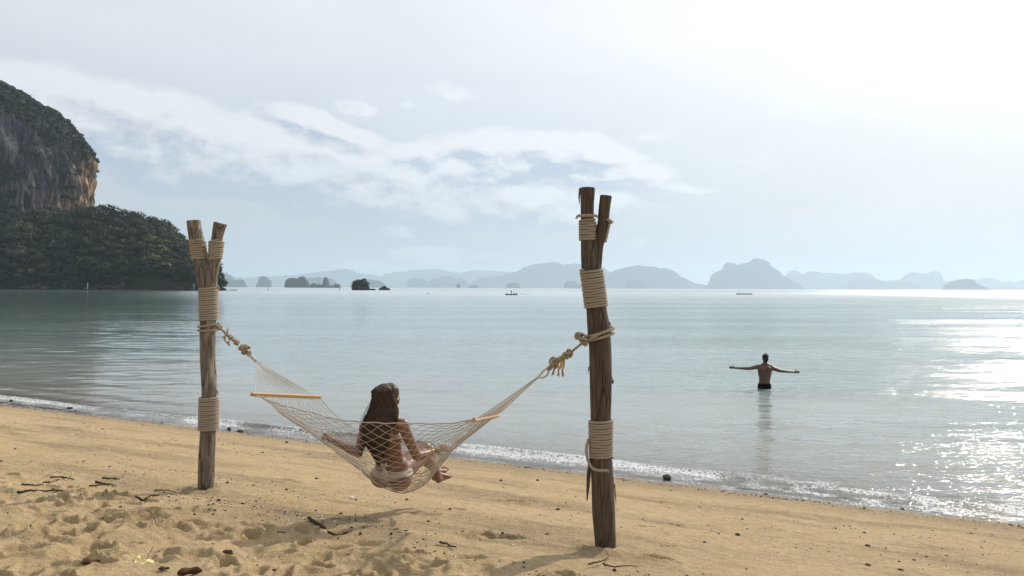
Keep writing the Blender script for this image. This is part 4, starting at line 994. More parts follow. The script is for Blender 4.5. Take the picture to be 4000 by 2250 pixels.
for i in range(NU):
    for j in range(NV + 1):
        if (i + j) % 2: continue
        a = net_node(i, j)
        if 0 < i: ellipsoid(kn_, a, (.0042, .0042, .0038), None, 5, 6)
        for dj in (-1, 1):
            if 0 <= j + dj <= NV:
                b = net_node(i + 1, j + dj); m_ = (a + b) / 2 + Vector((0, 0, -.002)); tube(mb, [a, m_, b], .0018, 5, False)
for j in (0, NV):
    pts = [Vector(net_pt(i, j / NV)) + Vector((0, 0, .003 * math.sin(i * 2.1))) for i in range(NU + 1)]; rope(mb, smooth_path(pts, 4), .0042, .03, 8, .008)
mb.build('net', CORD, ham); kn_.build('net_knots', CORD, ham)['kind'] = 'stuff'

# ------------------------------------------------------------------ people
def hand(mb, wrist, tip, nrm, size=1., curl=.25, thumb=None, spread=.12):
    """palm, four unequal bent fingers and a thumb leaving the side of the palm"""
    w = Vector(wrist); d = (Vector(tip) - w).normalized(); L = (Vector(tip) - w).length; nrm = Vector(nrm); n = (nrm - d * nrm.dot(d)).normalized(); s = d.cross(n)
    pc = w + d * L * .28
    for k in (-1.2, -.4, .4, 1.2): capsule(mb, w + s * k * .008 * size, .014 * size, w + d * L * .5 + s * k * .016 * size, .0105 * size, 8)
    for k, ln in ((-1.5, .40), (-.5, .50), (.5, .47), (1.5, .38)):
        a = w + d * L * .5 + s * k * .0165 * size; b = a + (d + s * k * spread - n * curl * .3).normalized() * L * ln * .5; c = b + (d + s * k * spread - n * curl).normalized() * L * ln * .5
        capsule(mb, a, .0092 * size, b, .0082 * size, 8); capsule(mb, b, .0082 * size, c, .0072 * size, 8)
    ts = thumb or (s * -1); ts = Vector(ts).normalized(); a = w + d * L * .16 + ts * .016 * size; b = a + (ts * .8 + d * .6).normalized() * L * .30; c = b + (ts * .65 + d * .7).normalized() * L * .24
    capsule(mb, a, .0125 * size, b, .0098 * size, 8); capsule(mb, b, .0098 * size, c, .008 * size, 8)
def rotm(f):   # columns: right, forward, up
    f = Vector(f).normalized(); r = f.cross(Vector((0, 0, 1))).normalized(); u = r.cross(f); return Matrix((r, f, u)).transposed()

def head(mb, c, f, k=1.):
    M = rotm(f); c = Vector(c); g = lambda x, y, z: c + M @ Vector((x * k, y * k, z * k))
    ellipsoid(mb, g(0, -.012, .022), (.072 * k, .090 * k, .085 * k), M)
    ellipsoid(mb, g(0, .020, -.03), (.056 * k, .066 * k, .080 * k), M)
    capsule(mb, g(-.02, .062, -.085), .022 * k, g(.02, .062, -.085), .022 * k, 10)      # chin
    capsule(mb, g(0, .082, .015), .010 * k, g(0, .102, -.022), .013 * k, 8)             # nose
    capsule(mb, g(-.03, .074, .028), .010 * k, g(.03, .074, .028), .010 * k, 8)         # brow
    capsule(mb, g(-.016, .083, -.052), .0085 * k, g(.016, .083, -.052), .0085 * k, 8)   # mouth
    for s in (-1, 1):
        ellipsoid(mb, g(.074 * s, -.005, -.005), (.010 * k, .018 * k, .031 * k), M, 8, 10)
        ellipsoid(mb, g(.042 * s, .055, -.025), (.022 * k, .022 * k, .024 * k), M, 8, 10)
        ellipsoid(mb, g(.028 * s, .072, .006), (.013 * k, .008 * k, .009 * k), M, 8, 10)  # eye
def ell(mb, c, rad, f): ellipsoid(mb, c, rad, rotm(f))

# woman in the hammock, seen from behind, facing the sea
wy = .05
hipc = P(1536, 1849, 5.95 + wy)
wom = empty('person', (hipc.x, hipc.y, hipc.z - .1), 'woman with long brown hair and cream bikini sitting in the hammock, back turned', 'person')
tf = Vector((.5, .866, 0)); tr_ = Vector((.866, -.5, 0)); up = Vector((0, 0, 1))
B = MB()
pel = hipc; waist = P(1522, 1772, 5.88 + wy); rib = P(1507, 1712, 5.81 + wy); chest = P(1500, 1668, 5.785 + wy); neck = P(1503, 1632, 5.77 + wy); hc = P(1514, 1556, 5.80 + wy)
def lerp3(a, b, t): return a.lerp(b, t)
for (c, r) in ((pel, (.166, .118, .098)), (lerp3(pel, waist, .45), (.140, .100, .10)), (waist, (.116, .083, .085)), (lerp3(waist, rib, .5), (.122, .086, .08)), (rib, (.140, .094, .09)), (chest, (.150, .088, .07))): ell(B, c, r, tf)
for s in (-1, 1):
    ell(B, pel + tr_ * .080 * s - tf * .028 - up * .030, (.100, .094, .086), tf)
    ell(B, chest + tr_ * .065 * s + tf * .085 - up * .045, (.052, .045, .052), tf)
    ell(B, chest + tr_ * .075 * s - tf * .055 - up * .02, (.055, .030, .070), tf)       # shoulder blades
    capsule(B, neck + up * .01, .036, chest + tr_ * .125 * s + up * .050, .032)
capsule(B, chest + up * .03, .055, neck, .047); capsule(B, neck, .046, hc + Vector((-.01, -.01, -.05)), .044)
hf = Vector((math.sin(R(44)), math.cos(R(44)), .06)).normalized(); head(B, hc, hf, 1.0)
SL, EL, WL, HL = P(1428, 1672, 5.87 + wy), P(1400, 1770, 5.83), P(1296, 1719, 5.97), P(1258, 1702, 6.03)
SR, ER, WR, HR = P(1573, 1660, 5.70 + wy), P(1628, 1783, 5.76), P(1690, 1765, 5.94), P(1746, 1744, 6.02)
for S_, E_, W2, H_, th_ in ((SL, EL, WL, HL, (0, 0, 1)), (SR, ER, WR, HR, (0, 0, 1))):
    ellipsoid(B, S_, (.050, .050, .048)); capsule(B, S_, .045, lerp3(S_, E_, .5), .040); capsule(B, lerp3(S_, E_, .5), .040, E_, .034)
    capsule(B, E_, .035, lerp3(E_, W2, .3), .036); capsule(B, lerp3(E_, W2, .3), .036, W2, .0235); capsule(B, W2, .0235, lerp3(W2, H_, .3), .022)
    hand(B, W2, H_ + (H_ - W2) * .35, (0, -1, .3), .92, .9, (0, .5, -.6))
HRj, HLj = P(1560, 1850, 5.92 + wy), P(1510, 1855, 6.03 + wy)
KR, KL = P(1652, 1776, 6.24), P(1662, 1752, 6.36); AR, AL = P(1706, 1842, 6.52), P(1692, 1832, 6.66)
for J, K, A in ((HRj, KR, AR), (HLj, KL, AL)):
    capsule(B, J, .088, lerp3(J, K, .5), .074); capsule(B, lerp3(J, K, .5), .074, K, .054); ellipsoid(B, K, (.054, .054, .054))
    capsule(B, K, .050, lerp3(K, A, .35), .054); capsule(B, lerp3(K, A, .35), .054, lerp3(K, A, .8), .034); capsule(B, lerp3(K, A, .8), .034, A, .031)
def foot(mb, ank, heel, toe, k=1.):
    capsule(mb, ank, .031 * k, heel, .029 * k); d = (toe - heel); dn = d.normalized(); side = dn.cross(up).normalized(); m_ = heel + d * .62
    for s in (-1, 0, 1): capsule(mb, lerp3(ank, heel, .35), .026 * k, m_ + side * .022 * s * k + up * .004, .019 * k)
    capsule(mb, heel, .027 * k, m_, .020 * k)
    for q, ln, rr in ((-2, .30, .0125), (-1, .32, .0095), (0, .30, .0088), (1, .27, .0083), (2, .23, .0080)):
        a = m_ + side * .0165 * q * k; capsule(mb, a, rr * 1.1 * k, a + d * ln + up * .004, rr * k, 8)
foot(B, AR, P(1713, 1874, 6.50), P(1764, 1856, 6.66)); foot(B, AL, P(1698, 1866, 6.66), P(1748, 1826, 6.80))
wbody = fuse(B, 'body', .0062, SKIN_W, wom, 4, .5)
# bikini bottom: a band over the hips with a bow, and a thin back strap
def bik(V):
    q = V - np.array(tuple(pel)); lat = q @ np.array(tuple(tr_)); z = q[:, 2]; fw = q @ np.array(tuple(tf))
    zb = z + .0 * lat
    return (np.abs(lat) < .2) & (fw < .13) & (zb < .048 - .10 * np.clip(-lat, 0, .2) * 0) & (zb > .000 - .35 * np.clip(.13 - np.abs(lat - .01), 0, .1)) & (fw < .05)
shell(wbody, 'bikini_bottom', bik, .0035, SUIT, wom)
def strap(V):
    q = V - np.array(tuple(rib)); z = q[:, 2]; return (np.abs(z - .015) < .0085) & (np.abs(q @ np.array(tuple(tr_))) < .17) & (np.linalg.norm(q[:, :2], axis=1) < .17)
shell(wbody, 'bikini_top', strap, .003, SUIT, wom)
mb = MB(); kb = P(1498, 1824, 5.83)
for a in (((1498, 1824), (1500, 1847), (1507, 1880)), ((1500, 1824), (1509, 1850), (1515, 1863)), ((1498, 1824), (1490, 1813), (1494, 1826)), ((1500, 1824), (1508, 1812), (1506, 1824))):
    tube(mb, smooth_path([P(x, y, 5.80 - .008 * n_) for n_, (x, y) in enumerate(a)], 5), np.concatenate([np.linspace(.004, .010, 5), np.linspace(.012, .005, 6)]), 6)
mb.build('bikini_bow', SUIT, wom)
def ring(name, c, ax, r, rt, mat, parent):
    ax = Vector(ax).normalized(); u = ax.orthogonal().normalized(); v = ax.cross(u); mb = MB(); tube(mb, [c + (u * math.cos(q) + v * math.sin(q)) * r for q in np.linspace(0, 2 * math.pi, 25)], rt, 6, False); mb.build(name, mat, parent)
ring('bangle', WR + (ER - WR) * .10, WR - ER, .0285, .0035, GOLD, wom); ring('bangle', WR + (ER - WR) * .16, WR - ER, .0295, .003, GOLD, wom)
# hair: a soft core with several hundred locks over it
Hh = MB(); Mh = rotm(hf)
hg = lambda x, y, z: hc + Mh @ Vector((x, y, z))
ellipsoid(Hh, hg(0, -.028, .024), (.082, .090, .092), Mh); ellipsoid(Hh, hg(0, .02, .04), (.074, .072, .074), Mh)
path = [(1510, 1560, 70, .06), (1498, 1600, 98, .055), (1486, 1640, 112, .05), (1474, 1680, 104, .045), (1470, 1720, 84, .04), (1474, 1755, 58, .034), (1480, 1785, 36, .026), (1484, 1808, 18, .018)]
drapeY = [5.80, 5.745, 5.715, 5.70, 5.695, 5.715, 5.745, 5.77]
sec = []
for (x, y, wpx, dep), Yd in zip(path, drapeY):
    c = P(x, y, Yd + wy - .02); sec.append((c, wpx / F * Yd * .5, dep))
for (c0, w0, d0), (c1, w1, d1) in zip(sec[:-1], sec[1:]):
    for t in (0, .5): ellipsoid(Hh, c0.lerp(c1, t), (w0 + (w1 - w0) * t, (d0 + (d1 - d0) * t) * .8, .042), rotm((.25, .97, 0)), 10, 14)
def hair_disp(V): return (fbm(V[:, 0] * 75, V[:, 1] * 75, V[:, 2] * 5, 3, 4) - .5) * .011
fuse(Hh, 'hair', .006, HAIR, wom, 3, .5, hair_disp)
Hl = MB(); rr = random.Random(4)
for k in range(560):
    a = rr.uniform(-1, 1); topx = hg(rr.uniform(-.035, .035), rr.uniform(-.06, .045), .103)
    e = rr.random(); ang = math.pi * (.5 + .62 * a)      # around the back of the head
    s1 = hg(.084 * math.cos(ang) * (1 if a > 0 else 1), -.028 - .093 * max(math.sin(ang), -.25) , rr.uniform(.0, .05))
    pts = [topx, topx.lerp(s1, .55) + (s1 - hc).normalized() * .016, s1]
    n_end = rr.choice([3, 4, 5, 5, 6, 6, 7]); lat = -rr.uniform(-1, 1) if rr.random() < .35 else -max(-1, min(1, -math.cos(ang) * 1.0 + rr.gauss(0, .32)))
    out = rr.uniform(.7, 1.12)
    for m_ in range(1, n_end + 1):
        c, w, dp = sec[m_]; wob = math.sin(k * 1.3 + m_ * 1.1) * .010
        fr_ = math.sqrt(max(0, 1 - min(1, abs(lat)) ** 2)); pts.append(c + Vector((lat * w * 1.02 * out + wob, -.25 * 0 - fr_ * dp * .86 - rr.uniform(0, .004), 0)) + Vector((0, 0, rr.uniform(-.01, .01))))
    sp_ = smooth_path(pts, 4); n_ = len(sp_); tube(Hl, sp_, np.concatenate([np.linspace(.0012, .0026, n_ // 2), np.linspace(.0026, .0006, n_ - n_ // 2)]), 4, False)
for k in range(60):   # loose wind-blown strands on the left
    p0 = P(rr.uniform(1425, 1450), rr.uniform(1560, 1680), 5.76); L = rr.uniform(40, 120); x0, y0 = 1000, 0
    a_ = rr.uniform(1412, 1436); y_ = rr.uniform(1590, 1700); tube(Hl, smooth_path([P(1462 - rr.uniform(0, 10), y_ - 50, 5.74), P(a_ + 8, y_, 5.74), P(a_ - rr.uniform(0, 12), y_ + L * .5, 5.73), P(a_ + rr.uniform(-8, 14), y_ + L, 5.73)], 5), .0007, 3, False)
Hl.build('hair_locks', HAIR, wom)

# man standing in the water, arms spread
YM = 23.1
def pm(zx, zy, dy=0.): return P(2800 + zx / 4.529, 1330 + zy / 4.529, YM + dy)
km = YM / F / 4.529
mo = pm(845, 850); man = empty('person', (mo.x, mo.y, -.80), 'bare-backed man in dark swim shorts standing waist-deep in the sea with arms spread wide', 'person')
B = MB(); f = Vector((0, 1, 0))
def em(zx, zy, rx, ry, rz, dy=0.): ell(B, pm(zx, zy, dy), (rx * km, ry, rz * km), f)
for yy_ in np.linspace(490, 815, 17):
    em(float(np.interp(yy_, [490, 815], [852, 842])), yy_, float(np.interp(yy_, [490, 540, 610, 680, 740, 815], [132, 130, 114, 99, 97, 110])), float(np.interp(yy_, [490, 600, 700, 815], [.112, .122, .112, .122])), 60)
for s in (-1, 1): em(852 + s * 62, 520, 62, .06, 62, -.085); em(842 + s * 50, 830, 54, .10, 50, -.03)
capsule(B, pm(850, 470), .068, pm(852, 395), .062); capsule(B, pm(852, 395), .060, pm(856, 340), .058)
for s in (-1, 1): capsule(B, pm(852 + s * 20, 425), .055, pm(852 + s * 105, 462), .055)
head(B, pm(857, 312), Vector((0.05, 1, .12)), 1.12)
armsM = [((738, 462), (560, 495), (400, 496), (340, 490), (222, 478), (300, 420)), ((972, 486), (1110, 535), (1250, 555), (1372, 562), (1490, 565), (1440, 500))]
for (S_, E_, M_, W2, H_, T_) in armsM:
    a, b, c, d_, e_ = (pm(*q) for q in (S_, E_, M_, W2, H_)); a.y += .0; b.y -= .04; d_.y += .04; e_.y += .07; c.y += .0
    ellipsoid(B, a, (.075, .07, .068)); capsule(B, a, .068, a.lerp(b, .5), .060); capsule(B, a.lerp(b, .5), .060, b, .048); capsule(B, b, .048, b.lerp(d_, .3), .048); capsule(B, b.lerp(d_, .3), .043, d_, .029)
    hand(B, d_, e_, (0, -1, 0), 1.15, .15, (0.1 if S_[0] > 850 else -.1, 0, 1.), .10)
for s in (-1, 1):
    j = pm(842 + s * 50, 840); kx = j + Vector((s * .03, .02, -.40)); an = kx + Vector((s * .02, -.02, -.36)); an.z = max(an.z, -.80)
    capsule(B, j, .090, kx, .060); capsule(B, kx, .058, kx.lerp(an, .35), .056); capsule(B, kx.lerp(an, .35), .056, an, .040); capsule(B, an, .04, an + Vector((0, .16, -.03)), .03)
mbody = fuse(B, 'body', .0085, SKIN_M, man, 12, .5)
zt, zb_ = pm(842, 762).z, -.25; xc = pm(842, 800).x
shell(mbody, 'swim_shorts', lambda V: (V[:, 2] < zt) & (V[:, 2] > zb_) & (np.abs(V[:, 0] - xc) < .30), .016, SHORTS, man)
mb = MB(); tube(mb, [Vector((xc + .168 * math.cos(q), YM + .135 * math.sin(q), zt - .004)) for q in np.linspace(0, 2 * math.pi, 33)], .012, 6, False); mb.build('waistband', SHORTS, man)
Hm = MB(); M = rotm((0.05, 1, .12)); g = lambda x, y, z: pm(857, 312) + M @ Vector((x, y, z))
ellipsoid(Hm, g(0, -.022, .040), (.089, .104, .098), M); ellipsoid(Hm, g(0, -.05, -.015), (.080, .07, .085), M); capsule(Hm, g(0, -.045, -.06), .055, g(0, -.04, -.10), .045); ellipsoid(Hm, g(.02, 0, .125), (.035, .05, .025), M)
fuse(Hm, 'hair', .008, BLACKHAIR, man, 2, .5, lambda V: (fbm(V[:, 0] * 50, V[:, 1] * 50, V[:, 2] * 25, 2, 4) - .5) * .03)
# small ring of disturbed water is part of the sea's own ripples

# ------------------------------------------------------------------ boat, raft, markers
bp = Wp(1997, 1152.5); kb_ = bp.y / F
boat = empty('boat', (bp.x, bp.y, 0), 'small narrow fishing boat with long-shaft outboard far out on the calm sea', 'boat')
def hull(loc, L, beam, h, mat, parent, bow=-1, rise=.5):
    n = 24; sec_n = 11; V = []
    for i in range(n):
        t = i / (n - 1); x = (t - .5) * L; tb = 1 - t if bow > 0 else t
        w = beam * .5 * min(1, (tb / .30) ** .7 if tb < .30 else 1) * (1 if tb < .9 else 1 - (tb - .9) * 1.5); w = max(w, .02)
        sh = h * (1 + rise * max(0, (.35 - tb) / .35) ** 1.6)
        keel = -.15 + .35 * max(0, (.14 - tb) / .14) * h * 2
        for k in range(sec_n):
            a = -1 + 2 * k / (sec_n - 1); V.append((loc.x + x + (-.35 if tb < .02 else 0) * 0 - .12 * L * max(0, (.12 - tb)) * (abs(a)), loc.y + a * w, keel + (sh - keel) * abs(a) ** 2.2))
    for i in range(n):
        for k in range(sec_n):
            x, y, z = V[i * sec_n + k]; a = -1 + 2 * k / (sec_n - 1); V.append((x, loc.y + (y - loc.y) * .86, z + .06 * (1 - abs(a))))
    mb = MB(); f1 = grid_faces(n, sec_n); off = n * sec_n; f = f1.tolist() + (f1[:, ::-1] + off).tolist()
    for i in range(n - 1):
        for k in (0, sec_n - 1): f.append([i * sec_n + k, (i + 1) * sec_n + k, off + (i + 1) * sec_n + k, off + i * sec_n + k])
    for k in range(sec_n - 1):
        for i in (0, n - 1): f.append([i * sec_n + k, i * sec_n + k + 1, off + i * sec_n + k + 1, off + i * sec_n + k])
    mb.add(V, f); return mb.build('hull', mat, parent)
hull(bp, 47 * kb_, 1.3, .42, BOATM, boat, -1)
for dx in (-1.0, .4, 1.5):
    mb = MB(); ellipsoid(mb, (bp.x + dx, bp.y, .34), (.12, .55, .03), None, 6, 8); mb.build('thwart', BOATM, boat)
mb = MB(); ex = P(2019, 1146, bp.y); ellipsoid(mb, ex, (.22, .2, .26), None, 8, 10); capsule(mb, (ex.x, ex.y, .2), .12, ex, .1, 8); mb.build('engine', METALM, boat)
mb = MB(); tube(mb, [ex, P(2040, 1148, bp.y), P(2054, 1150.5, bp.y)], .028, 6); tube(mb, [P(2022, 1147, bp.y), P(2051, 1146, bp.y)], .015, 5); ellipsoid(mb, P(2055, 1151, bp.y), (.12, .03, .12), None, 6, 8); mb.build('propeller_shaft', METALM, boat)
def small_person(px, ytop, ybase, Y, seated, label, mat, matl):
    t, b = P(px, ytop, Y), P(px, ybase, Y); H = t.z - b.z; e = empty('person', (b.x, Y, b.z), label, 'person'); B = MB(); c = b.x
    hr = .11; ellipsoid(B, (c + .03, Y, t.z - hr), (.09, .1, .12), None, 8, 10)
    if seated:
        ellipsoid(B, (c, Y, b.z + H * .45), (.20, .18, .32), None, 8, 12); capsule(B, (c + .02, Y, b.z + H * .62), .07, (c + .03, Y, t.z - .2), .06, 8); capsule(B, (c - .05, Y - .1, b.z + .1), .09, (c - .42, Y - .1, b.z + .18), .07, 8); capsule(B, (c - .42, Y - .1, b.z + .18), .07, (c - .5, Y - .1, b.z - .1), .05, 8)
        for s in (-1, 1): capsule(B, (c, Y + .18 * s, b.z + H * .62), .06, (c - .28, Y + .16 * s, b.z + H * .35), .045, 8)
    else:
        ellipsoid(B, (c, Y, b.z + H * .66), (.19, .15, .30), None, 8, 12); capsule(B, (c + .02, Y, b.z + H * .80), .07, (c + .03, Y, t.z - .2), .06, 8)
        for s in (-1, 1):
            capsule(B, (c + s * .07, Y, b.z + H * .5), .10, (c + s * .06, Y, b.z + H * .27), .07, 8); capsule(B, (c + s * .06, Y, b.z + H * .27), .07, (c + s * .05, Y, b.z + .02), .05, 8)
            capsule(B, (c + s * .18, Y, b.z + H * .80), .06, (c + s * .26, Y - .05, b.z + H * .60), .05, 8); capsule(B, (c + s * .26, Y - .05, b.z + H * .60), .05, (c + s * .08, Y - .25, b.z + H * .55), .04, 8)
    body = fuse(B, 'body', .03, mat, e, 1); return e
small_person(1997, 1133.6, 1149.5, bp.y, False, 'dark-clothed person standing in the middle of the small fishing boat', DARKM, DARKM)
small_person(2008.5, 1140, 1150, bp.y, True, 'person in dull red sitting near the stern of the small fishing boat', REDM, DARKM)
rp_ = Wp(2907, 1150.3); kr_ = rp_.y / F
raft = empty('raft', (rp_.x, rp_.y, 0), 'long low dark floating platform on the bright water above the bathing man', 'raft')
mb = MB()
for k in range(4): tube(mb, [(rp_.x - 29.5 * kr_, rp_.y - .9 + .6 * k, .22), (rp_.x + 29.5 * kr_, rp_.y - .9 + .6 * k, .22)], .20, 10)
mb.build('log_float', TWIG, raft)
mb = MB()
for k in range(20):
    x = rp_.x + (-27.5 + k * 2.9) * kr_; V = [(x + a * 1.3 * kr_, rp_.y + b * 1.1, .45 + c * .05 + .02 * (k % 2)) for a in (-1, 1) for b in (-1, 1) for c in (-1, 1)]; mb.add(V, [[0, 1, 3, 2], [4, 6, 7, 5], [0, 4, 5, 1], [2, 3, 7, 6], [0, 2, 6, 4], [1, 5, 7, 3]])
mb.build('deck', TWIG, raft, smooth=False)
mb = MB(); tube(mb, [(rp_.x - 24 * kr_, rp_.y, .4), (rp_.x - 24 * kr_, rp_.y, 1.5)], .05, 6); mb.build('mooring_pole', TWIG, raft)
for (px, yb, yt, lab) in ((342, 1138, 1103, 'leftmost black and white channel marker post before the dark wooded headland'), (757, 1136.5, 1106, 'striped channel marker post almost hidden beside the left hammock post'),
                          (1047, 1136.6, 1108, 'thin channel marker post standing before the lone flat-topped islet'), (1326, 1136.4, 1113, 'thin channel marker post at the right end of the dark rock pinnacle group')):
    w = Wp(px, yb); k = w.y / F; H = (yb - yt) * k; e = empty('channel_marker', (w.x, w.y, 0), lab, 'marker post', 'channel marker posts in the bay'); r = 1.5 * k if px < 1000 else 1.05 * k
    mb = MB(); tube(mb, [(w.x, w.y, -2), (w.x, w.y, H)], r * .8, 10); mb.build('pole', BUOYK, e)
    for q in range(3):
        mb = MB(); z0 = H * (.28 + .24 * q); tube(mb, [(w.x, w.y, z0), (w.x, w.y, z0 + H * .12)], r, 10); mb.build('white_band', BUOYW, e)
    mb = MB(); ellipsoid(mb, (w.x, w.y, H * .98), (r * 1.3, r * 1.3, r * 1.5), None, 8, 10); mb.build('top_mark', BUOYK, e)
w = Wp(1671, 1148); mb = MB(); ellipsoid(mb, (w.x, w.y, .12), (.42, .3, .26), None, 8, 12); tagit(mb.build('buoy', BLUEP), 'tiny blue float on the open water left of the fishing boat', 'buoy')

# ------------------------------------------------------------------ things lying on the sand
def on_sand(px, py): g = G(px, py); g.z = HZ(g.x, g.y); return g
def stone(px, py, wpx, hpx, label, mat=STONE, seed=0, name='stone', cat='stone', water=False):
    g = Wp(px, py) if water else on_sand(px, py); k = g.y / F; mb = MB(); rock_blob(mb, (0, 0, 0), (wpx / 2 * k, wpx / 2.4 * k, hpx * .62 * k), seed, 9, 14, .30, 1.6)
    o = mb.build(name, mat, smooth=False); o.location = (g.x, g.y, g.z + hpx * .32 * k); return tagit(o, label, cat)
stone(2605, 1871, 32, 20, 'fist-sized dark stone in the shallow wash right of the right post', seed=3, water=True)
stone(895, 1684, 16, 12, 'small rounded dark stone at the water line, left one of a pair by left post', seed=4)
stone(939, 1690, 24, 11, 'flat dark stone at the water line, right one of a pair by left post', seed=5)
stone(273, 1597, 22, 9, 'flat dark stone in the thin wash at the left, before the white foam', seed=6, water=True)
stone(45, 1568, 14, 8, 'tiny dark stone in the wash near the left edge', seed=7, water=True)
stone(716, 1699, 12, 6, 'small dark stone on the sand just left of the left post', seed=8)
stone(2993, 1932, 16, 7, 'small dark stone on the tide line below the standing man', seed=9)
stone(2881, 2087, 20, 11, 'jagged dark stone alone on smooth sand right of the right post', seed=10)
stone(3389, 2134, 22, 8, 'flat dark stone on smooth sand at the lower right', seed=11)
stone(3525, 1991, 16, 8, 'dark stone at the tide line below the bright glitter on the right', seed=12)
stone(1589, 1951, 14, 6, 'smooth dark pebble on the sand below the hammock', seed=13)
stone(1373, 1943, 20, 10, 'pale brown broken shell on the sand below left of the hammock', PALESTONE, 14, 'shell', 'shell')
stone(1505, 1937, 12, 7, 'little yellowish shell straight below the hammock', PALESTONE, 15, 'shell', 'shell')
stone(1305, 2057, 12, 5, 'white shell lying at the edge of the hammock shadow', PALESTONE, 16, 'shell', 'shell')
stone(1237, 1871, 14, 7, 'dark stone on the sand left of the hammock bottom', seed=17)
stone(1331, 2006, 16, 7, 'brownish stone above the hammock shadow', seed=18)
stone(1964, 2096, 13, 7, 'dark pebble on trampled sand left of the right post foot', seed=19)
stone(1957, 1885, 10, 8, 'small dark pebble between the feet of the woman and the right post', seed=20)
stone(482, 1944, 24, 10, 'dark stone among twigs left of the left post foot', seed=21)
stone(60, 1751, 7, 6, 'tiny black pebble near the left edge of the sand', seed=22)
stone(855, 1958, 16, 9, 'dark lump of driftwood in front of the left post foot', seed=23)
stone(400, 1678, 11, 6, 'small dark pebble on the upper sand left of the left post', seed=24)
stone(1120, 1735, 14, 6, 'small dark pebble at the water line under the left end of the hammock', seed=25)
stone(2100, 1880, 13, 6, 'dark pebble on the sand under the right end of the hammock', seed=26)
def stick(pts, r, label, seed=0, name='twig', cat='twig', lift=.004):
    rs = random.Random(seed); P3 = []
    for x, y in pts: g = on_sand(x, y); g.z += lift + r; P3.append(g)
    base = P3[len(P3) // 2].copy(); P3 = [p - base for p in P3]; sp = smooth_path(P3, 5); sp = [p + Vector([rs.uniform(-r, r) * .5 for _ in range(3)]) for p in sp]
    mb = MB(); tube(mb, sp, np.linspace(r, r * .5, len(sp)), 7); o = mb.build(name, TWIG); o.location = base; return tagit(o, label, cat)
stick([(68, 1924), (120, 1925), (170, 1922), (244, 1927)], .010, 'long dark straight twig lying lowest of the drift twigs at the left', 1)
stick([(83, 1896), (110, 1899), (140, 1901), (172, 1899)], .008, 'dark twig just above the long straight twig at the left', 2)
stick([(180, 1873), (210, 1874), (250, 1876), (290, 1880)], .009, 'upper twig of the leftmost drift pile', 3)
stick([(168, 1888), (190, 1886), (205, 1880), (262, 1872)], .007, 'crooked twig under the upper twig of the leftmost drift pile', 4)
stick([(398, 1874), (430, 1875), (466, 1877)], .009, 'short straight dark twig, highest of the drift twigs left of the left post', 5)
stick([(373, 1888), (400, 1892), (430, 1896)], .011, 'thick dark twig in the pile left of the left post', 6)
stick([(350, 1900), (390, 1897), (432, 1891), (455, 1902)], .007, 'thin forked twig crossing the pile left of the left post', 7)
stick([(530, 1954), (560, 1953), (590, 1950), (621, 1947)], .009, 'flat dark twig pointing toward the left post foot', 8)
stick([(602, 1911), (640, 1910), (690, 1911)], .006, 'dark strip of bark in the shadow beside the left post foot', 9)
stick([(1205, 2046), (1235, 2062), (1262, 2078), (1289, 2086), (1330, 2089), (1358, 2093)], .012, 'curved dark branch lying in the hammock shadow', 10)
stick([(1717, 2133), (1745, 2137), (1782, 2150)], .008, 'small broken twig on trampled sand left of the right post', 11)
stick([(2300, 2228), (2340, 2213), (2360, 2200), (2379, 2183)], .006, 'thin bare twig sticking up at the foot of the right post, left of another', 12, lift=.02)
stick([(2355, 2206), (2400, 2212), (2440, 2207), (2491, 2209)], .005, 'long thin twig lying level below the right post foot', 13)
stick([(1056, 2070), (1090, 2074), (1115, 2080)], .006, 'twig half buried in shadowed sand left of the curved branch', 14)
def leaf(px, py, size, rot, label, mat, seed=0, curl=.25, name='leaf', heart=False):
    g = on_sand(px, py); n = 12; V = []; rs = random.Random(seed)
    for i in range(n + 1):
        t = i / n; w = (math.sin(math.pi * t ** (.6 if heart else .8)) ** .8) * (.55 if heart else .28)
        for k in range(7):
            a = -1 + k / 3; V.append(((t - .5) * size, a * w * size, size * (curl * a * a * w * 1.6 + curl * .8 * (t - .45) ** 2 + .05 * math.sin(9 * t + 3 * a + seed))))
    V2 = []
    mb = MB(); f = grid_faces(n + 1, 7).tolist(); mb.add(V, f); o = mb.build(name, mat); o.location = (g.x, g.y, g.z + size * .05); o.rotation_euler = (rs.uniform(-.15, .15), rs.uniform(-.1, .1), rot)
    q = o.modifiers.new('thick', 'SOLIDIFY'); q.thickness = .0012; return tagit(o, label, 'leaf')
ylf = empty('leaf', on_sand(562, 2195), 'large pale yellow curled leaf with a thin stalk lying on the sand', 'leaf')
def lobe(pts, parent):
    mb = MB(); n = 10; V = []
    c = P(pts[0][0], pts[0][1], pts[0][2])
    edge = smooth_path([P(*q) for q in pts[1:]], 6); ne = len(edge); m_ = 6
    for i, e in enumerate(edge):
        for k in range(m_ + 1):
            t = k / m_; q = c.lerp(e, t); q.z += .010 * math.sin(t * 3.1) * math.sin(i * .7); V.append(tuple(q))
    mb.add(V, grid_faces(ne, m_ + 1).tolist()); o = mb.build('blade', YLEAF, parent); q = o.modifiers.new('thick', 'SOLIDIFY'); q.thickness = .001
gy = on_sand(562, 2200).y
lobe([(563, 2199, gy), (518, 2216, gy - .03), (524, 2192, gy - .01), (534, 2175, gy + .03), (553, 2163, gy + .06), (558, 2180, gy + .04), (565, 2190, gy + .02)], ylf)
lobe([(563, 2199, gy), (566, 2190, gy + .04), (582, 2184, gy + .06), (597, 2190, gy + .05), (601, 2200, gy + .01), (580, 2203, gy - .01), (563, 2204, gy - .02)], ylf)
lobe([(563, 2199, gy), (563, 2204, gy - .02), (548, 2216, gy - .05), (530, 2219, gy - .06), (518, 2216, gy - .04)], ylf)
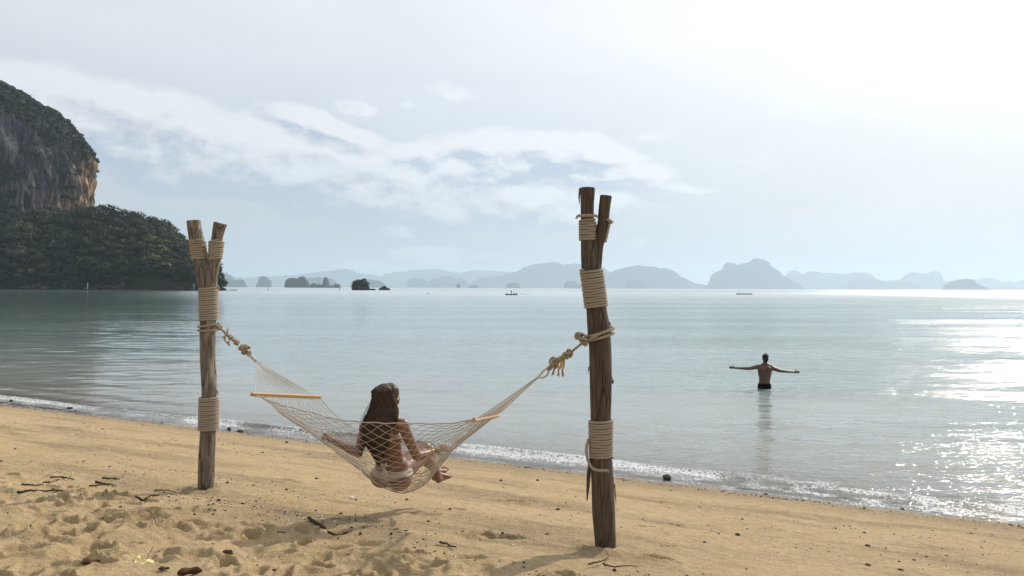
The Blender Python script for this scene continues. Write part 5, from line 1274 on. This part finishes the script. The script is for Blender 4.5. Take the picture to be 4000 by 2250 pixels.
mb = MB(); tube(mb, smooth_path([P(563, 2199, gy), P(575, 2178, gy + .01), (P(590, 2150, gy + .02)), P(597, 2135, gy + .02)], 5), .0018, 5); mb.build('stalk', DRYLEAF, ylf)
leaf(352, 2220, .10, .6, 'brown dry leaf standing on edge left of the yellow leaf', DRYLEAF, 2, .5)
leaf(640, 2231, .06, .1, 'small brown leaf right of the yellow leaf near the bottom edge', DRYLEAF, 3, .5)
leaf(741, 2250, .13, .1, 'dark brown curled leaf cut by the bottom edge of the picture', DRYLEAF, 4, .6)
leaf(890, 2173, .08, -.4, 'dark curled leaf in a hollow of the trampled sand', DRYLEAF, 5, .6)
leaf(1590 + 590, 1988, .05, .3, 'small brown leaf beside a footprint left of the right post', DRYLEAF, 6, .5)

# pebbles, grit and broken shell: nobody could count them
def grit(name, n, dist, size, mat, label, seed):
    r_ = np.random.default_rng(seed); d, s, ok = dist(r_, n); x = d * NX + s * TX; y = d * NY + s * TY
    keep = (y > 3.2) & (np.abs(x / np.maximum(y, .1)) < .72) & ok; x, y = x[keep], y[keep]; m_ = len(x)
    z = np.array([HZ(a, b) for a, b in zip(x, y)]); sz = size(r_, m_)
    octa = np.array([(1, 0, 0), (0, 1, 0), (-1, 0, 0), (0, -1, 0), (0, 0, 1), (0, 0, -.6), (.7, .7, .4), (-.7, -.7, .35)])
    fc = np.array([(0, 6, 4), (6, 1, 4), (1, 2, 4), (2, 7, 4), (7, 3, 4), (3, 0, 4), (0, 3, 5), (3, 7, 5), (7, 2, 5), (2, 1, 5), (1, 6, 5), (6, 0, 5)])
    a = r_.uniform(0, 6.28, m_); sc = np.stack([sz * r_.uniform(.8, 1.5, m_), sz * r_.uniform(.6, 1, m_), sz * r_.uniform(.35, .8, m_)], 1)
    q = octa[None] * sc[:, None] * r_.uniform(.8, 1.2, (m_, 8, 1)); X = q[..., 0] * np.cos(a)[:, None] - q[..., 1] * np.sin(a)[:, None] + x[:, None]; Yq = q[..., 0] * np.sin(a)[:, None] + q[..., 1] * np.cos(a)[:, None] + y[:, None]
    Z = q[..., 2] + z[:, None] + .15 * sz[:, None]; V = np.stack([X, Yq, Z], -1).reshape(-1, 3); Fq = (fc[None] + (np.arange(m_) * 8)[:, None, None]).reshape(-1, 3)
    o = mesh_np(name, V, Fq, mat, smooth=False); tagit(o, label, name.replace('_', ' ').split()[-1], kind='stuff')
def tide(r_, n): d = 11.45 - np.abs(r_.normal(0, .22, n)); s = r_.uniform(-22, 3, n); return d, s, r_.random(n) < .35 + .65 * (vn(s * 2, d * 3, 0, 4) > .5)
def field(r_, n):
    d = r_.uniform(3, 11.4, n); s = r_.uniform(-18, 3, n); b = fbm(d * 1.1, s * .22, 0, 3, 12); return d, s, r_.random(n) < np.clip((b - .38) * 3.2, .05, 1)
def drift(r_, n): d = 4.4 + r_.normal(0, .22, n); s = r_.uniform(-8, 3, n); return d, s, r_.random(n) < (vn(s * 1.6, d * 2, 0, 14) > .45)
def litter(r_, n): d = 4.0 + r_.normal(0, .12, n); s = r_.uniform(-1.9, -.2, n); return d, s, r_.random(n) < 1.2 * (vn(s * 5, d * 5, 0, 24) > .42)
lg = lambda a, b: (lambda r_, m_: np.clip(np.exp(r_.normal(math.log(a), b, m_)), a * .4, a * 4))
grit('tide_line_pebbles', 5200, tide, lg(.0065, .5), STONE, 'dark pebbles and grit along the edge of the water', 1)
grit('scattered_grit', 9000, field, lg(.0050, .5), STONE, 'dark grit scattered over the packed sand', 2)
grit('shell_fragments', 6500, field, lg(.0048, .45), PALESTONE, 'pale broken shell scattered over the packed sand', 3)
grit('drift_debris', 2600, drift, lg(.0038, .5), TWIG, 'dark crumbs of driftwood on the edge of the trampled sand', 4)
grit('leaf_litter', 2200, litter, lg(.0045, .5), TWIG, 'dark leaf litter before the foot of the right post', 5)
grit('drift_shells', 1200, drift, lg(.0035, .5), PALESTONE, 'white shell bits on the edge of the trampled sand', 6)
